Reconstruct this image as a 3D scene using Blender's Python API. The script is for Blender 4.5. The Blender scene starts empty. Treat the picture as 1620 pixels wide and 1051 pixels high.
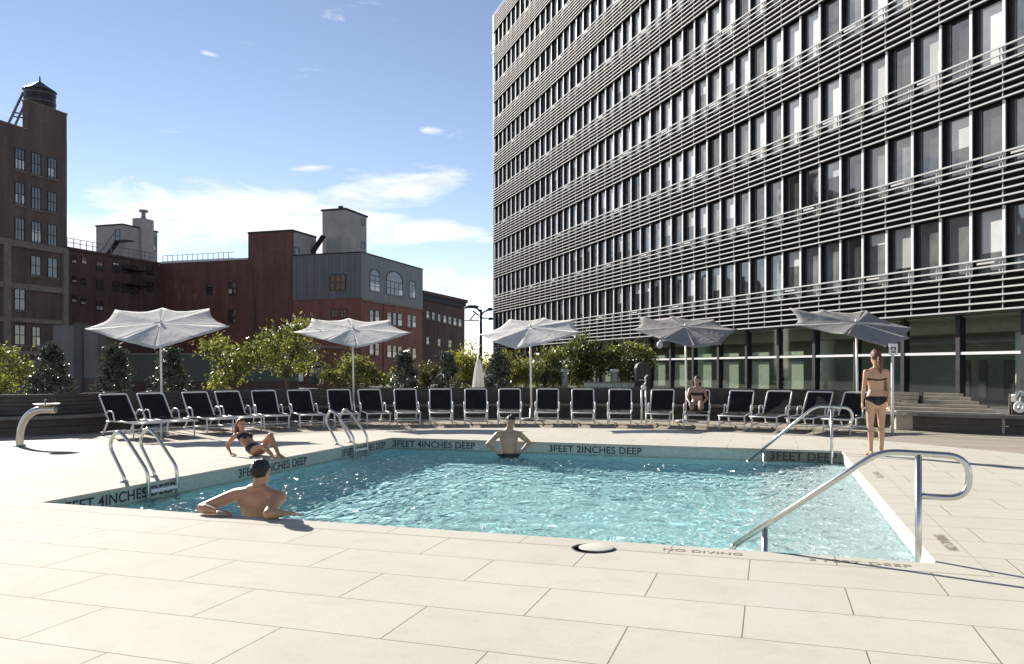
import bpy, bmesh, math, random
import numpy as np
from mathutils import Vector, Matrix, noise
R = math.radians
SC = bpy.context.scene
COL = SC.collection

# ------------------------------------------------------------------ camera
W0, H0, FPX, HORIZ, CAMH = 1620.0, 1051.0, 1260.0, 582.0, 1.42
cam_data = bpy.data.cameras.new("camera")
cam = bpy.data.objects.new("camera", cam_data)
COL.objects.link(cam)
cam.location = (0, 0, CAMH)
cam.rotation_euler = (R(90), 0, 0)
cam_data.sensor_width = 36.0
cam_data.lens = FPX / W0 * 36.0
cam_data.shift_y = (HORIZ - H0 / 2) / W0
cam_data.clip_start = 0.1
cam_data.clip_end = 6000
SC.camera = cam

def ground(px, py, z=0.0):
    """point of the horizontal plane at height z that measures at (px, py) in the photograph"""
    y = (CAMH - z) * FPX / (py - HORIZ)
    return Vector(((px - W0 / 2) / FPX * y, y, z))

def at(px, py, y):
    return Vector(((px - W0 / 2) / FPX * y, y, CAMH - (py - HORIZ) / FPX * y))

# ------------------------------------------------------------------ object helpers
def link(o, parent=None):
    COL.objects.link(o)
    if parent is not None:
        o.parent = parent
    return o

def tag(o, label=None, cat=None, group=None, kind=None):
    if label: o["label"] = label
    if cat: o["category"] = cat
    if group: o["group"] = group
    if kind: o["kind"] = kind
    return o

def thing(name, label, cat, loc=(0, 0, 0), rz=0.0, group=None):
    o = bpy.data.objects.new(name, None)
    o.empty_display_size = 0.3
    link(o)
    o.location = loc
    o.rotation_euler = (0, 0, rz)
    return tag(o, label, cat, group)

def kids(o):
    return [c for c in bpy.data.objects if c.parent == o]

def dup(root, loc, rz, label, group=None):
    r = root.copy(); COL.objects.link(r)
    r.location = loc; r.rotation_euler = (0, 0, rz)
    r["label"] = label
    if group: r["group"] = group
    for ch in kids(root):
        c = ch.copy(); COL.objects.link(c); c.parent = r
        for g in kids(ch):
            d = g.copy(); COL.objects.link(d); d.parent = c
    return r

class MB:
    """collects shapes, builds ONE mesh object"""
    def __init__(s):
        s.v = []; s.f = []; s.m = []
    def add(s, vs, fs, mi=0):
        n = len(s.v)
        s.v.extend([tuple(p) for p in vs])
        for f in fs:
            s.f.append([i + n for i in f]); s.m.append(mi)
    def box(s, c, d, rot=None, mi=0):
        x, y, z = d[0] / 2, d[1] / 2, d[2] / 2
        vs = [Vector((a * x, b * y, e * z)) for e in (-1, 1) for a, b in ((-1, -1), (1, -1), (1, 1), (-1, 1))]
        if rot is not None:
            vs = [rot @ p for p in vs]
        c = Vector(c)
        s.add([p + c for p in vs], [(3, 2, 1, 0), (4, 5, 6, 7), (0, 1, 5, 4), (1, 2, 6, 5), (2, 3, 7, 6), (3, 0, 4, 7)], mi)
    def span(s, lo, hi, mi=0):
        s.box([(a + b) / 2 for a, b in zip(lo, hi)], [abs(b - a) for a, b in zip(lo, hi)], None, mi)
    def bar(s, p0, p1, w, h, up=(0, 0, 1), mi=0):
        p0 = Vector(p0); p1 = Vector(p1); t = p1 - p0; L = t.length
        if L < 1e-6: return
        t.normalize(); u = Vector(up); a = t.cross(u)
        if a.length < 1e-4: a = t.cross(Vector((0, 1, 0)))
        a.normalize(); u = a.cross(t)
        rot = Matrix((a, t, u)).transposed()
        s.box((p0 + p1) / 2, (w, L, h), rot, mi)
    def tube(s, path, r, seg=10, cap=True, mi=0, closed=False):
        P = [Vector(p) for p in path]; n = len(P)
        rr = r if hasattr(r, "__len__") else [r] * n
        base = len(s.v); prev = None
        for i in range(n):
            if closed: t = P[(i + 1) % n] - P[i - 1]
            else: t = P[min(i + 1, n - 1)] - P[max(i - 1, 0)]
            t.normalize()
            if prev is None:
                a = t.cross(Vector((0, 0, 1)))
                if a.length < 1e-3: a = t.cross(Vector((1, 0, 0)))
            else:
                a = prev - t * prev.dot(t)
            a.normalize(); prev = a; b = t.cross(a)
            for k in range(seg):
                th = 2 * math.pi * k / seg
                s.v.append(tuple(P[i] + (a * math.cos(th) + b * math.sin(th)) * rr[i]))
        m = n if closed else n - 1
        for i in range(m):
            j = (i + 1) % n
            for k in range(seg):
                k2 = (k + 1) % seg
                s.f.append([base + i * seg + k, base + i * seg + k2, base + j * seg + k2, base + j * seg + k]); s.m.append(mi)
        if cap and not closed:
            s.f.append([base + k for k in range(seg)][::-1]); s.m.append(mi)
            s.f.append([base + (n - 1) * seg + k for k in range(seg)]); s.m.append(mi)
    def lathe(s, prof, c=(0, 0, 0), seg=24, mi=0, rot=None):
        c = Vector(c); base = len(s.v)
        for r, z in prof:
            for k in range(seg):
                th = 2 * math.pi * k / seg
                p = Vector((r * math.cos(th), r * math.sin(th), z))
                if rot is not None: p = rot @ p
                s.v.append(tuple(p + c))
        for i in range(len(prof) - 1):
            for k in range(seg):
                k2 = (k + 1) % seg
                s.f.append([base + i * seg + k, base + i * seg + k2, base + (i + 1) * seg + k2, base + (i + 1) * seg + k]); s.m.append(mi)
        s.f.append([base + k for k in range(seg)][::-1]); s.m.append(mi)
        s.f.append([base + (len(prof) - 1) * seg + k for k in range(seg)]); s.m.append(mi)
    def ball(s, c, r, seg=14, rings=9, rot=None, mi=0):
        rx, ry, rz = r if hasattr(r, "__len__") else (r, r, r)
        c = Vector(c); base = len(s.v)
        for i in range(1, rings):
            ph = math.pi * i / rings
            for k in range(seg):
                th = 2 * math.pi * k / seg
                p = Vector((rx * math.sin(ph) * math.cos(th), ry * math.sin(ph) * math.sin(th), rz * math.cos(ph)))
                if rot is not None: p = rot @ p
                s.v.append(tuple(p + c))
        tp = Vector((0, 0, rz)); bt = Vector((0, 0, -rz))
        if rot is not None: tp = rot @ tp; bt = rot @ bt
        it = len(s.v); s.v.append(tuple(tp + c)); s.v.append(tuple(bt + c))
        for i in range(rings - 2):
            for k in range(seg):
                k2 = (k + 1) % seg
                s.f.append([base + i * seg + k, base + (i + 1) * seg + k, base + (i + 1) * seg + k2, base + i * seg + k2]); s.m.append(mi)
        for k in range(seg):
            k2 = (k + 1) % seg
            s.f.append([it, base + k, base + k2]); s.m.append(mi)
            o = base + (rings - 2) * seg
            s.f.append([it + 1, o + k2, o + k]); s.m.append(mi)
    def mesh(s, name, mats, smooth=False):
        me = bpy.data.meshes.new(name)
        me.from_pydata(s.v, [], s.f)
        for m in (mats if isinstance(mats, (list, tuple)) else [mats]):
            me.materials.append(m)
        me.polygons.foreach_set("material_index", s.m)
        if smooth:
            me.polygons.foreach_set("use_smooth", [True] * len(me.polygons))
        me.update()
        return me
    def build(s, name, mats, parent=None, smooth=False, bevel=0.0, auto=None):
        o = bpy.data.objects.new(name, s.mesh(name, mats, smooth))
        link(o, parent)
        if bevel:
            b = o.modifiers.new("bevel", "BEVEL"); b.width = bevel; b.segments = 2; b.limit_method = "ANGLE"
        return o

def spline(pts, n=8, closed=False):
    P = [Vector(p) for p in pts]; out = []; m = len(P)
    rng = range(m) if closed else range(m - 1)
    for i in rng:
        if closed: p0, p1, p2, p3 = P[i - 1], P[i], P[(i + 1) % m], P[(i + 2) % m]
        else: p0, p1, p2, p3 = P[max(i - 1, 0)], P[i], P[i + 1], P[min(i + 2, m - 1)]
        for k in range(n):
            t = k / n
            out.append(0.5 * ((2 * p1) + (p2 - p0) * t + (2 * p0 - 5 * p1 + 4 * p2 - p3) * t * t + (3 * p1 - p0 - 3 * p2 + p3) * t ** 3))
    if not closed: out.append(P[-1].copy())
    return out

def fillet(pts, r, n=6):
    P = [Vector(p) for p in pts]; out = [P[0]]
    for i in range(1, len(P) - 1):
        ri = r[i] if hasattr(r, "__len__") else r
        a = (P[i - 1] - P[i]); b = (P[i + 1] - P[i])
        d = min(ri, a.length * .49, b.length * .49)
        s = P[i] + a.normalized() * d; e = P[i] + b.normalized() * d
        for k in range(n + 1):
            t = k / n
            out.append(s * (1 - t) ** 2 + P[i] * 2 * t * (1 - t) + e * t * t)
    out.append(P[-1]); return out

# ------------------------------------------------------------------ material helpers
class NT:
    def __init__(s, name):
        s.m = bpy.data.materials.new(name); s.m.use_nodes = True
        s.t = s.m.node_tree; s.t.nodes.clear()
        s.out = s.t.nodes.new("ShaderNodeOutputMaterial")
    def n(s, typ, **kw):
        nd = s.t.nodes.new(typ)
        for k, v in kw.items():
            if k.startswith("i_"):
                key = k[2:]
                key = int(key) if key.isdigit() else key.replace("_", " ")
                nd.inputs[key].default_value = v
            else: setattr(nd, k, v)
        return nd
    def l(s, a, ao, b, bi):
        s.t.links.new(a.outputs[ao], b.inputs[bi])
    def math(s, op, a, b=None, clamp=False):
        nd = s.t.nodes.new("ShaderNodeMath"); nd.operation = op; nd.use_clamp = clamp
        for i, x in enumerate((a, b)):
            if x is None: continue
            if isinstance(x, (int, float)): nd.inputs[i].default_value = x
            else: s.t.links.new(x, nd.inputs[i])
        return nd.outputs[0]
    def ramp(s, fac, stops):
        nd = s.t.nodes.new("ShaderNodeValToRGB"); e = nd.color_ramp.elements
        while len(e) < len(stops): e.new(0.5)
        for i, (p, c) in enumerate(stops):
            e[i].position = p; e[i].color = (*c, 1) if len(c) == 3 else c
        s.t.links.new(fac, nd.inputs[0]); return nd.outputs[0]
    def mix(s, fac, a, b, blend="MIX"):
        nd = s.t.nodes.new("ShaderNodeMix"); nd.data_type = "RGBA"; nd.blend_type = blend
        for i, x in ((0, fac), (6, a), (7, b)):
            if isinstance(x, (int, float)): nd.inputs[i].default_value = x
            elif isinstance(x, tuple): nd.inputs[i].default_value = (*x, 1) if len(x) == 3 else x
            else: s.t.links.new(x, nd.inputs[i])
        return nd.outputs[2]

def pbr(name, col, rough=0.5, metal=0.0, var=0.12, scale=6.0, bump=0.0, bscale=40.0, spec=0.5, coat=0.0):
    """principled material whose colour wanders with a noise in object space"""
    k = NT(name)
    tc = k.n("ShaderNodeTexCoord"); ns = k.n("ShaderNodeTexNoise", i_Scale=scale, i_Detail=6.0, i_Roughness=0.6)
    k.l(tc, "Object", ns, "Vector")
    p = k.n("ShaderNodeBsdfPrincipled", i_Roughness=rough, i_Metallic=metal)
    p.inputs["Specular IOR Level"].default_value = spec
    p.inputs["Coat Weight"].default_value = coat
    lo = tuple(c * (1 - var) for c in col); hi = tuple(min(c * (1 + var), 1) for c in col)
    c = k.ramp(ns.outputs[0], [(0.3, lo), (0.7, hi)])
    k.t.links.new(c, p.inputs["Base Color"])
    r = k.math("MULTIPLY_ADD", ns.outputs[0], 0.16); r.node.inputs[2].default_value = rough - 0.08
    k.t.links.new(r, p.inputs["Roughness"])
    if bump:
        b2 = k.n("ShaderNodeTexNoise", i_Scale=bscale, i_Detail=4.0); k.l(tc, "Object", b2, "Vector")
        b = k.n("ShaderNodeBump", i_Strength=bump, i_Distance=0.02); k.l(b2, 0, b, "Height"); k.l(b, 0, p, "Normal")
    k.l(p, 0, k.out, 0)
    return k.m
# ------------------------------------------------------------------ materials
M = {}
M["steel"] = pbr("brushed_steel", (0.58, 0.57, 0.54), 0.24, 1.0, 0.05, 3)
M["white_metal"] = pbr("white_aluminium", (0.80, 0.80, 0.77), 0.35, 0.0, 0.04, 8)
M["alu"] = pbr("louver_aluminium", (0.56, 0.56, 0.54), 0.65, 0.0, 0.05, 2, spec=0.15)
M["fin"] = pbr("fin_aluminium", (0.90, 0.90, 0.88), 0.6, 0.0, 0.05, 2, spec=0.15)
M["dark_metal"] = pbr("dark_metal", (0.035, 0.036, 0.038), 0.45, 0.3, 0.2, 3)
M["grey_metal"] = pbr("grey_metal", (0.22, 0.225, 0.22), 0.42, 0.2, 0.12, 3)
M["spandrel"] = pbr("dark_spandrel", (0.016, 0.016, 0.016), 0.9, 0.0, 0.3, 1.2, spec=0.0)
M["concrete"] = pbr("concrete", (0.30, 0.29, 0.26), 0.85, 0.0, 0.2, 1.3, 0.3, 18)
M["limestone"] = pbr("limestone_trim", (0.27, 0.225, 0.18), 0.85, 0.0, 0.2, 2.0, 0.2, 20)
M["stucco"] = pbr("pale_stucco", (0.42, 0.41, 0.38), 0.9, 0.0, 0.16, 0.6, 0.2, 10)
M["roof_dark"] = pbr("roof_felt", (0.06, 0.06, 0.06), 0.9)
M["white_paint"] = pbr("white_paint", (0.75, 0.75, 0.72), 0.55, 0.0, 0.06)
M["black_paint"] = pbr("black_paint", (0.018, 0.018, 0.02), 0.5, 0.0, 0.2)
M["rubber"] = pbr("black_rubber", (0.02, 0.02, 0.02), 0.8)
M["tan_wall"] = pbr("tan_wall", (0.22, 0.20, 0.175), 0.85, 0.0, 0.15, 0.8, 0.15, 12)
M["olive_wall"] = pbr("olive_wall", (0.115, 0.115, 0.09), 0.85, 0.0, 0.2, 0.8, 0.15, 12)
M["red_paint"] = pbr("red_lens", (0.35, 0.03, 0.03), 0.4)
M["letter"] = pbr("tile_lettering", (0.03, 0.035, 0.035), 0.6, 0.0, 0.15, 30)
M["lid_stone"] = pbr("cream_skimmer_lid", (0.52, 0.50, 0.44), 0.7, 0.0, 0.05, 20)
M["letter_faint"] = pbr("etched_lettering", (0.30, 0.25, 0.20), 0.8, 0.0, 0.25, 30)
M["bark"] = pbr("bark", (0.10, 0.075, 0.05), 0.9, 0.0, 0.3, 9, 0.5, 30)
M["hair_dark"] = pbr("dark_hair", (0.012, 0.010, 0.009), 0.45, 0.0, 0.35, 60, 0.6, 120)
M["hair_red"] = pbr("auburn_hair", (0.13, 0.048, 0.028), 0.42, 0.0, 0.35, 60, 0.6, 120)
M["bikini"] = pbr("black_swimwear", (0.012, 0.011, 0.014), 0.6, 0.0, 0.2, 40, 0.3, 200)

def skin_mat(name, col):
    k = NT(name)
    tc = k.n("ShaderNodeTexCoord"); ns = k.n("ShaderNodeTexNoise", i_Scale=7.0, i_Detail=5.0); k.l(tc, "Object", ns, "Vector")
    c = k.ramp(ns.outputs[0], [(0.3, (col[0] * .9, col[1] * .82, col[2] * .78)), (0.7, (col[0] * 1.08, col[1] * 1.1, col[2] * 1.1))])
    p = k.n("ShaderNodeBsdfPrincipled", i_Roughness=0.42)
    p.inputs["Subsurface Weight"].default_value = 0.15
    p.inputs["Subsurface Radius"].default_value = (1.0, 0.3, 0.15)
    p.inputs["Subsurface Scale"].default_value = 0.012
    k.t.links.new(c, p.inputs["Base Color"]); k.l(p, 0, k.out, 0)
    return k.m
M["skin_a"] = skin_mat("tanned_skin", (0.47, 0.25, 0.145))
M["skin_b"] = skin_mat("light_skin", (0.58, 0.35, 0.22))
M["skin_c"] = skin_mat("olive_skin", (0.38, 0.25, 0.17))
M["lip"] = pbr("lips", (0.30, 0.10, 0.08), 0.4)
M["eye"] = pbr("eyes", (0.03, 0.02, 0.02), 0.2)

def brick_mat(name, c1, c2, mortar, scale=1.0, rough=0.88):
    k = NT(name)
    tc = k.n("ShaderNodeTexCoord"); sep = k.n("ShaderNodeSeparateXYZ"); k.l(tc, "Object", sep, 0)
    s = k.math("ADD", sep.outputs[0], sep.outputs[1])
    cb = k.n("ShaderNodeCombineXYZ"); k.t.links.new(s, cb.inputs[0]); k.l(sep, 2, cb, 1)
    br = k.n("ShaderNodeTexBrick", i_Scale=scale, i_Mortar_Size=0.008, i_Bias=-0.1, i_Brick_Width=0.22, i_Row_Height=0.075)
    br.inputs["Color1"].default_value = (*c1, 1); br.inputs["Color2"].default_value = (*c2, 1); br.inputs["Mortar"].default_value = (*mortar, 1)
    k.l(cb, 0, br, "Vector")
    ns = k.n("ShaderNodeTexNoise", i_Scale=0.22, i_Detail=8.0, i_Roughness=0.65); k.l(tc, "Object", ns, "Vector")
    st = k.n("ShaderNodeMapping"); st.inputs["Scale"].default_value = (1.2, 1.2, 0.12); k.l(tc, "Object", st, 0)
    n2 = k.n("ShaderNodeTexNoise", i_Scale=1.0, i_Detail=5.0); k.l(st, 0, n2, "Vector")
    g = k.ramp(ns.outputs[0], [(0.3, (0.72, 0.72, 0.74)), (0.7, (1.22, 1.2, 1.16))])
    g2 = k.ramp(n2.outputs[0], [(0.35, (0.8, 0.8, 0.8)), (0.65, (1.1, 1.1, 1.1))])
    c = k.mix(1.0, br.outputs[0], g, "MULTIPLY"); c = k.mix(1.0, c, g2, "MULTIPLY")
    p = k.n("ShaderNodeBsdfPrincipled", i_Roughness=rough); k.t.links.new(c, p.inputs["Base Color"])
    b = k.n("ShaderNodeBump", i_Strength=0.4, i_Distance=0.01); k.l(br, 1, b, "Height"); b.invert = True; k.l(b, 0, p, "Normal")
    k.l(p, 0, k.out, 0)
    return k.m
M["brick_brown"] = brick_mat("brown_brick", (0.1500, 0.0960, 0.0768), (0.1980, 0.1260, 0.0996), (0.2040, 0.1740, 0.1500))
M["brick_dark"] = brick_mat("maroon_brick", (0.1380, 0.0672, 0.0576), (0.1860, 0.0936, 0.0768), (0.1680, 0.1260, 0.1080))
M["brick_red"] = brick_mat("red_brick", (0.1980, 0.0792, 0.0552), (0.2520, 0.1104, 0.0768), (0.2160, 0.1500, 0.1200))
M["brick_rust"] = brick_mat("rust_brick", (0.3000, 0.1104, 0.0816), (0.3720, 0.1500, 0.1080), (0.3120, 0.1920, 0.1560))
M["brick_old"] = brick_mat("old_brick", (0.1044, 0.0592, 0.0434), (0.1531, 0.0870, 0.0626), (0.1392, 0.1044, 0.0870))

def cladding_mat():
    k = NT("grey_standing_seam")
    tc = k.n("ShaderNodeTexCoord"); sep = k.n("ShaderNodeSeparateXYZ"); k.l(tc, "Object", sep, 0)
    s = k.math("ADD", sep.outputs[0], sep.outputs[1]); f = k.math("FRACT", k.math("MULTIPLY", s, 2.0)); 
    seam = k.math("LESS_THAN", f, 0.08)
    st = k.n("ShaderNodeMapping"); st.inputs["Scale"].default_value = (1.5, 1.5, 0.15); k.l(tc, "Object", st, 0)
    n2 = k.n("ShaderNodeTexNoise", i_Scale=1.0, i_Detail=6.0); k.l(st, 0, n2, "Vector")
    c = k.ramp(n2.outputs[0], [(0.3, (0.17, 0.178, 0.185)), (0.7, (0.24, 0.248, 0.252))])
    c = k.mix(seam, c, (0.075, 0.08, 0.088))
    p = k.n("ShaderNodeBsdfPrincipled", i_Roughness=0.5, i_Metallic=0.2); k.t.links.new(c, p.inputs["Base Color"])
    b = k.n("ShaderNodeBump", i_Strength=0.5, i_Distance=0.03); k.t.links.new(seam, b.inputs["Height"]); k.l(b, 0, p, "Normal")
    k.l(p, 0, k.out, 0); return k.m
M["cladding"] = cladding_mat()

def paver_mat():
    k = NT("limestone_pavers")
    tc = k.n("ShaderNodeTexCoord")
    mp = k.n("ShaderNodeMapping"); mp.inputs["Location"].default_value = (0.66, 4.4, 0); k.l(tc, "Object", mp, 0)
    br = k.n("ShaderNodeTexBrick", i_Scale=1.0, i_Mortar_Size=0.004, i_Mortar_Smooth=0.15, i_Bias=0.0, i_Brick_Width=1.2, i_Row_Height=0.6)
    br.inputs["Color1"].default_value = (0.512, 0.490, 0.422, 1); br.inputs["Color2"].default_value = (0.532, 0.503, 0.428, 1)
    br.inputs["Mortar"].default_value = (0.20, 0.175, 0.14, 1); k.l(mp, 0, br, "Vector")
    n1 = k.n("ShaderNodeTexNoise", i_Scale=0.45, i_Detail=7.0, i_Roughness=0.62); k.l(tc, "Object", n1, "Vector")
    n2 = k.n("ShaderNodeTexNoise", i_Scale=55.0, i_Detail=5.0, i_Roughness=0.7); k.l(tc, "Object", n2, "Vector")
    n3 = k.n("ShaderNodeTexNoise", i_Scale=3.1, i_Detail=8.0, i_Roughness=0.7); k.l(tc, "Object", n3, "Vector")
    c = k.mix(1.0, br.outputs[0], k.ramp(n1.outputs[0], [(0.3, (0.94, 0.93, 0.91)), (0.7, (1.05, 1.05, 1.05))]), "MULTIPLY")
    c = k.mix(1.0, c, k.ramp(n2.outputs[0], [(0.3, (0.94, 0.94, 0.93)), (0.7, (1.05, 1.05, 1.05))]), "MULTIPLY")
    c = k.mix(1.0, c, k.ramp(n3.outputs[0], [(0.26, (0.92, 0.91, 0.89)), (0.5, (1.02, 1.02, 1.02))]), "MULTIPLY")
    p = k.n("ShaderNodeBsdfPrincipled", i_Roughness=0.85); p.inputs["Specular IOR Level"].default_value = 0.12; k.t.links.new(c, p.inputs["Base Color"])
    h = k.math("ADD", k.math("MULTIPLY", br.outputs[1], -1.0), k.math("MULTIPLY", n2.outputs[0], 0.12))
    b = k.n("ShaderNodeBump", i_Strength=0.6, i_Distance=0.006); k.t.links.new(h, b.inputs["Height"]); k.l(b, 0, p, "Normal")
    k.l(p, 0, k.out, 0); return k.m
M["paver"] = paver_mat()

def plank_mat(name, c1, c2, width, axis=0, gap=0.06, rough=0.7):
    k = NT(name)
    tc = k.n("ShaderNodeTexCoord"); sep = k.n("ShaderNodeSeparateXYZ"); k.l(tc, "Object", sep, 0)
    q = k.math("DIVIDE", sep.outputs[axis], width); f = k.math("FRACT", q); fl = k.math("FLOOR", q)
    wn = k.n("ShaderNodeTexWhiteNoise"); wn.noise_dimensions = "1D"; k.t.links.new(fl, wn.inputs["W"])
    mp = k.n("ShaderNodeMapping"); sc = [2.0, 2.0, 2.0]; sc[axis] = 26.0; mp.inputs["Scale"].default_value = sc; k.l(tc, "Object", mp, 0)
    ns = k.n("ShaderNodeTexNoise", i_Scale=1.0, i_Detail=6.0, i_Roughness=0.65); k.l(mp, 0, ns, "Vector")
    t = k.math("ADD", k.math("MULTIPLY", wn.outputs[0], 0.55), k.math("MULTIPLY", ns.outputs[0], 0.45))
    c = k.ramp(t, [(0.15, c1), (0.85, c2)])
    g = k.math("LESS_THAN", f, gap)
    c = k.mix(g, c, (c1[0] * .25, c1[1] * .25, c1[2] * .25))
    p = k.n("ShaderNodeBsdfPrincipled", i_Roughness=rough); p.inputs["Specular IOR Level"].default_value = 0.1; k.t.links.new(c, p.inputs["Base Color"])
    b = k.n("ShaderNodeBump", i_Strength=0.5, i_Distance=0.01); b.invert = True; k.t.links.new(g, b.inputs["Height"]); k.l(b, 0, p, "Normal")
    k.l(p, 0, k.out, 0); return k.m
M["boardwalk"] = plank_mat("weathered_decking", (0.31, 0.275, 0.22), (0.44, 0.39, 0.31), 0.14, 1)
M["bench_wood"] = pbr("dark_stained_timber", (0.075, 0.064, 0.052), 0.65, 0.0, 0.3, 4, 0.3, 30)
M["bench_top"] = pbr("bench_edge_timber", (0.15, 0.14, 0.12), 0.6, 0.0, 0.2, 4, 0.3, 30)
M["step_wood"] = pbr("step_timber", (0.42, 0.365, 0.29), 0.6, 0.0, 0.2, 4, 0.3, 30)

def sling_mat():
    k = NT("charcoal_mesh_sling")
    tc = k.n("ShaderNodeTexCoord"); sep = k.n("ShaderNodeSeparateXYZ"); k.l(tc, "Object", sep, 0)
    wv = k.n("ShaderNodeTexNoise", i_Scale=240.0); k.l(tc, "Object", wv, "Vector")
    n1 = k.n("ShaderNodeTexNoise", i_Scale=5.0, i_Detail=4.0); k.l(tc, "Object", n1, "Vector")
    c = k.ramp(k.math("ADD", k.math("MULTIPLY", wv.outputs[0], 0.4), k.math("MULTIPLY", n1.outputs[0], 0.6)), [(0.3, (0.011, 0.0105, 0.010)), (0.7, (0.024, 0.0235, 0.023))])
    p = k.n("ShaderNodeBsdfPrincipled", i_Roughness=0.85); p.inputs["Specular IOR Level"].default_value = 0.2; k.t.links.new(c, p.inputs["Base Color"])
    b = k.n("ShaderNodeBump", i_Strength=0.4, i_Distance=0.003); k.l(wv, 0, b, "Height"); k.l(b, 0, p, "Normal")
    k.l(p, 0, k.out, 0); return k.m
M["sling"] = sling_mat()

def fabric_mat(name, col, trans):
    k = NT(name)
    tc = k.n("ShaderNodeTexCoord"); n1 = k.n("ShaderNodeTexNoise", i_Scale=3.0, i_Detail=6.0); k.l(tc, "Object", n1, "Vector")
    n2 = k.n("ShaderNodeTexNoise", i_Scale=2.2, i_Detail=3.0, i_Distortion=1.5); k.l(tc, "Object", n2, "Vector")
    c = k.ramp(n1.outputs[0], [(0.3, tuple(x * .92 for x in col)), (0.7, tuple(min(1, x * 1.05) for x in col))])
    d = k.n("ShaderNodeBsdfDiffuse"); t = k.n("ShaderNodeBsdfTranslucent")
    k.t.links.new(c, d.inputs[0]); k.t.links.new(c, t.inputs[0])
    b = k.n("ShaderNodeBump", i_Strength=0.35, i_Distance=0.08); k.l(n2, 0, b, "Height"); k.l(b, 0, d, "Normal")
    mx = k.n("ShaderNodeMixShader"); mx.inputs[0].default_value = trans
    k.l(d, 0, mx, 1); k.l(t, 0, mx, 2); k.l(mx, 0, k.out, 0); return k.m
M["canvas"] = fabric_mat("pale_canvas", (0.91, 0.90, 0.865), 0.5)
M["canvas_shaded"] = fabric_mat("shaded_canvas", (0.34, 0.33, 0.31), 0.14)  # darker copy of the canvas; shade put into the fabric colour

def leaf_mat(name, c1, c2, rough=0.4, trans=0.25, spec=0.5):
    k = NT(name)
    g = k.n("ShaderNodeNewGeometry")
    c = k.ramp(g.outputs["Random Per Island"], [(0.0, c1), (1.0, c2)])
    p = k.n("ShaderNodeBsdfPrincipled", i_Roughness=rough); p.inputs["Specular IOR Level"].default_value = spec
    k.t.links.new(c, p.inputs["Base Color"])
    t = k.n("ShaderNodeBsdfTranslucent"); k.t.links.new(k.mix(0.5, c, (c2[0] * 1.6, c2[1] * 1.6, c2[2])), t.inputs[0])
    mx = k.n("ShaderNodeMixShader"); mx.inputs[0].default_value = trans
    k.l(p, 0, mx, 1); k.l(t, 0, mx, 2); k.l(mx, 0, k.out, 0); return k.m
M["leaf_gloss"] = leaf_mat("glossy_dark_leaf", (0.022, 0.033, 0.020), (0.09, 0.105, 0.07), 0.32, 0.12, 1.0)
M["leaf_mid"] = leaf_mat("mid_green_leaf", (0.055, 0.08, 0.018), (0.135, 0.16, 0.04), 0.4, 0.3)
M["leaf_light"] = leaf_mat("light_green_leaf", (0.11, 0.14, 0.025), (0.26, 0.27, 0.075), 0.4, 0.4)
M["leaf_yellow"] = leaf_mat("yellow_green_leaf", (0.13, 0.15, 0.02), (0.28, 0.27, 0.045), 0.45, 0.45)
M["leaf_dark"] = leaf_mat("dull_dark_leaf", (0.022, 0.036, 0.014), (0.055, 0.07, 0.025), 0.42, 0.2)
M["leaf_brown"] = leaf_mat("olive_brown_leaf", (0.055, 0.05, 0.016), (0.12, 0.10, 0.03), 0.5, 0.3)

def pane_mat(name, col, var, rough=0.04, spec=0.5):
    k = NT(name)
    tc = k.n("ShaderNodeTexCoord"); ns = k.n("ShaderNodeTexNoise", i_Scale=0.9, i_Detail=3.0); k.l(tc, "Object", ns, "Vector")
    c = k.ramp(ns.outputs[0], [(0.3, tuple(x * (1 - var) for x in col)), (0.7, tuple(x * (1 + var) for x in col))])
    p = k.n("ShaderNodeBsdfPrincipled", i_Roughness=rough); p.inputs["IOR"].default_value = 2.3
    p.inputs["Specular IOR Level"].default_value = spec
    k.t.links.new(c, p.inputs["Base Color"])
    b = k.n("ShaderNodeBump", i_Strength=0.04, i_Distance=0.2); n2 = k.n("ShaderNodeTexNoise", i_Scale=1.3, i_Detail=1.0)
    k.l(tc, "Object", n2, "Vector"); k.l(n2, 0, b, "Height"); k.l(b, 0, p, "Normal")
    k.l(p, 0, k.out, 0); return k.m
M["pane_dark"] = pane_mat("dark_glass", (0.06, 0.064, 0.062), 0.5)
M["pane_mid"] = pane_mat("mid_glass", (0.20, 0.21, 0.20), 0.4)
M["pane_blind"] = pane_mat("glass_over_blind", (0.50, 0.51, 0.48), 0.15)
M["pane_pale"] = pane_mat("glass_over_pale_curtain", (0.72, 0.73, 0.70), 0.12)

def clear_glass(name, tint):
    k = NT(name)
    lw = k.n("ShaderNodeLayerWeight"); lw.inputs[0].default_value = 0.5
    fac = k.math("ADD", k.math("MULTIPLY", k.math("POWER", lw.outputs[1], 4.0), 0.85), 0.05)
    tr = k.n("ShaderNodeBsdfTransparent"); tr.inputs[0].default_value = (*tint, 1)
    gl = k.n("ShaderNodeBsdfGlossy", i_Roughness=0.03)
    mx = k.n("ShaderNodeMixShader"); k.t.links.new(fac, mx.inputs[0]); k.l(tr, 0, mx, 1); k.l(gl, 0, mx, 2); k.l(mx, 0, k.out, 0)
    return k.m
M["lobby_glass"] = clear_glass("lobby_glass", (0.91, 0.94, 0.90))
M["shade"] = fabric_mat("roller_shade", (0.74, 0.78, 0.66), 0.3)
M["interior"] = pbr("interior_wall", (0.55, 0.57, 0.50), 0.8)
M["interior_dark"] = pbr("interior_floor", (0.25, 0.25, 0.22), 0.6)
M["column"] = pbr("interior_column", (0.78, 0.80, 0.72), 0.6, 0.0, 0.08)

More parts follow.
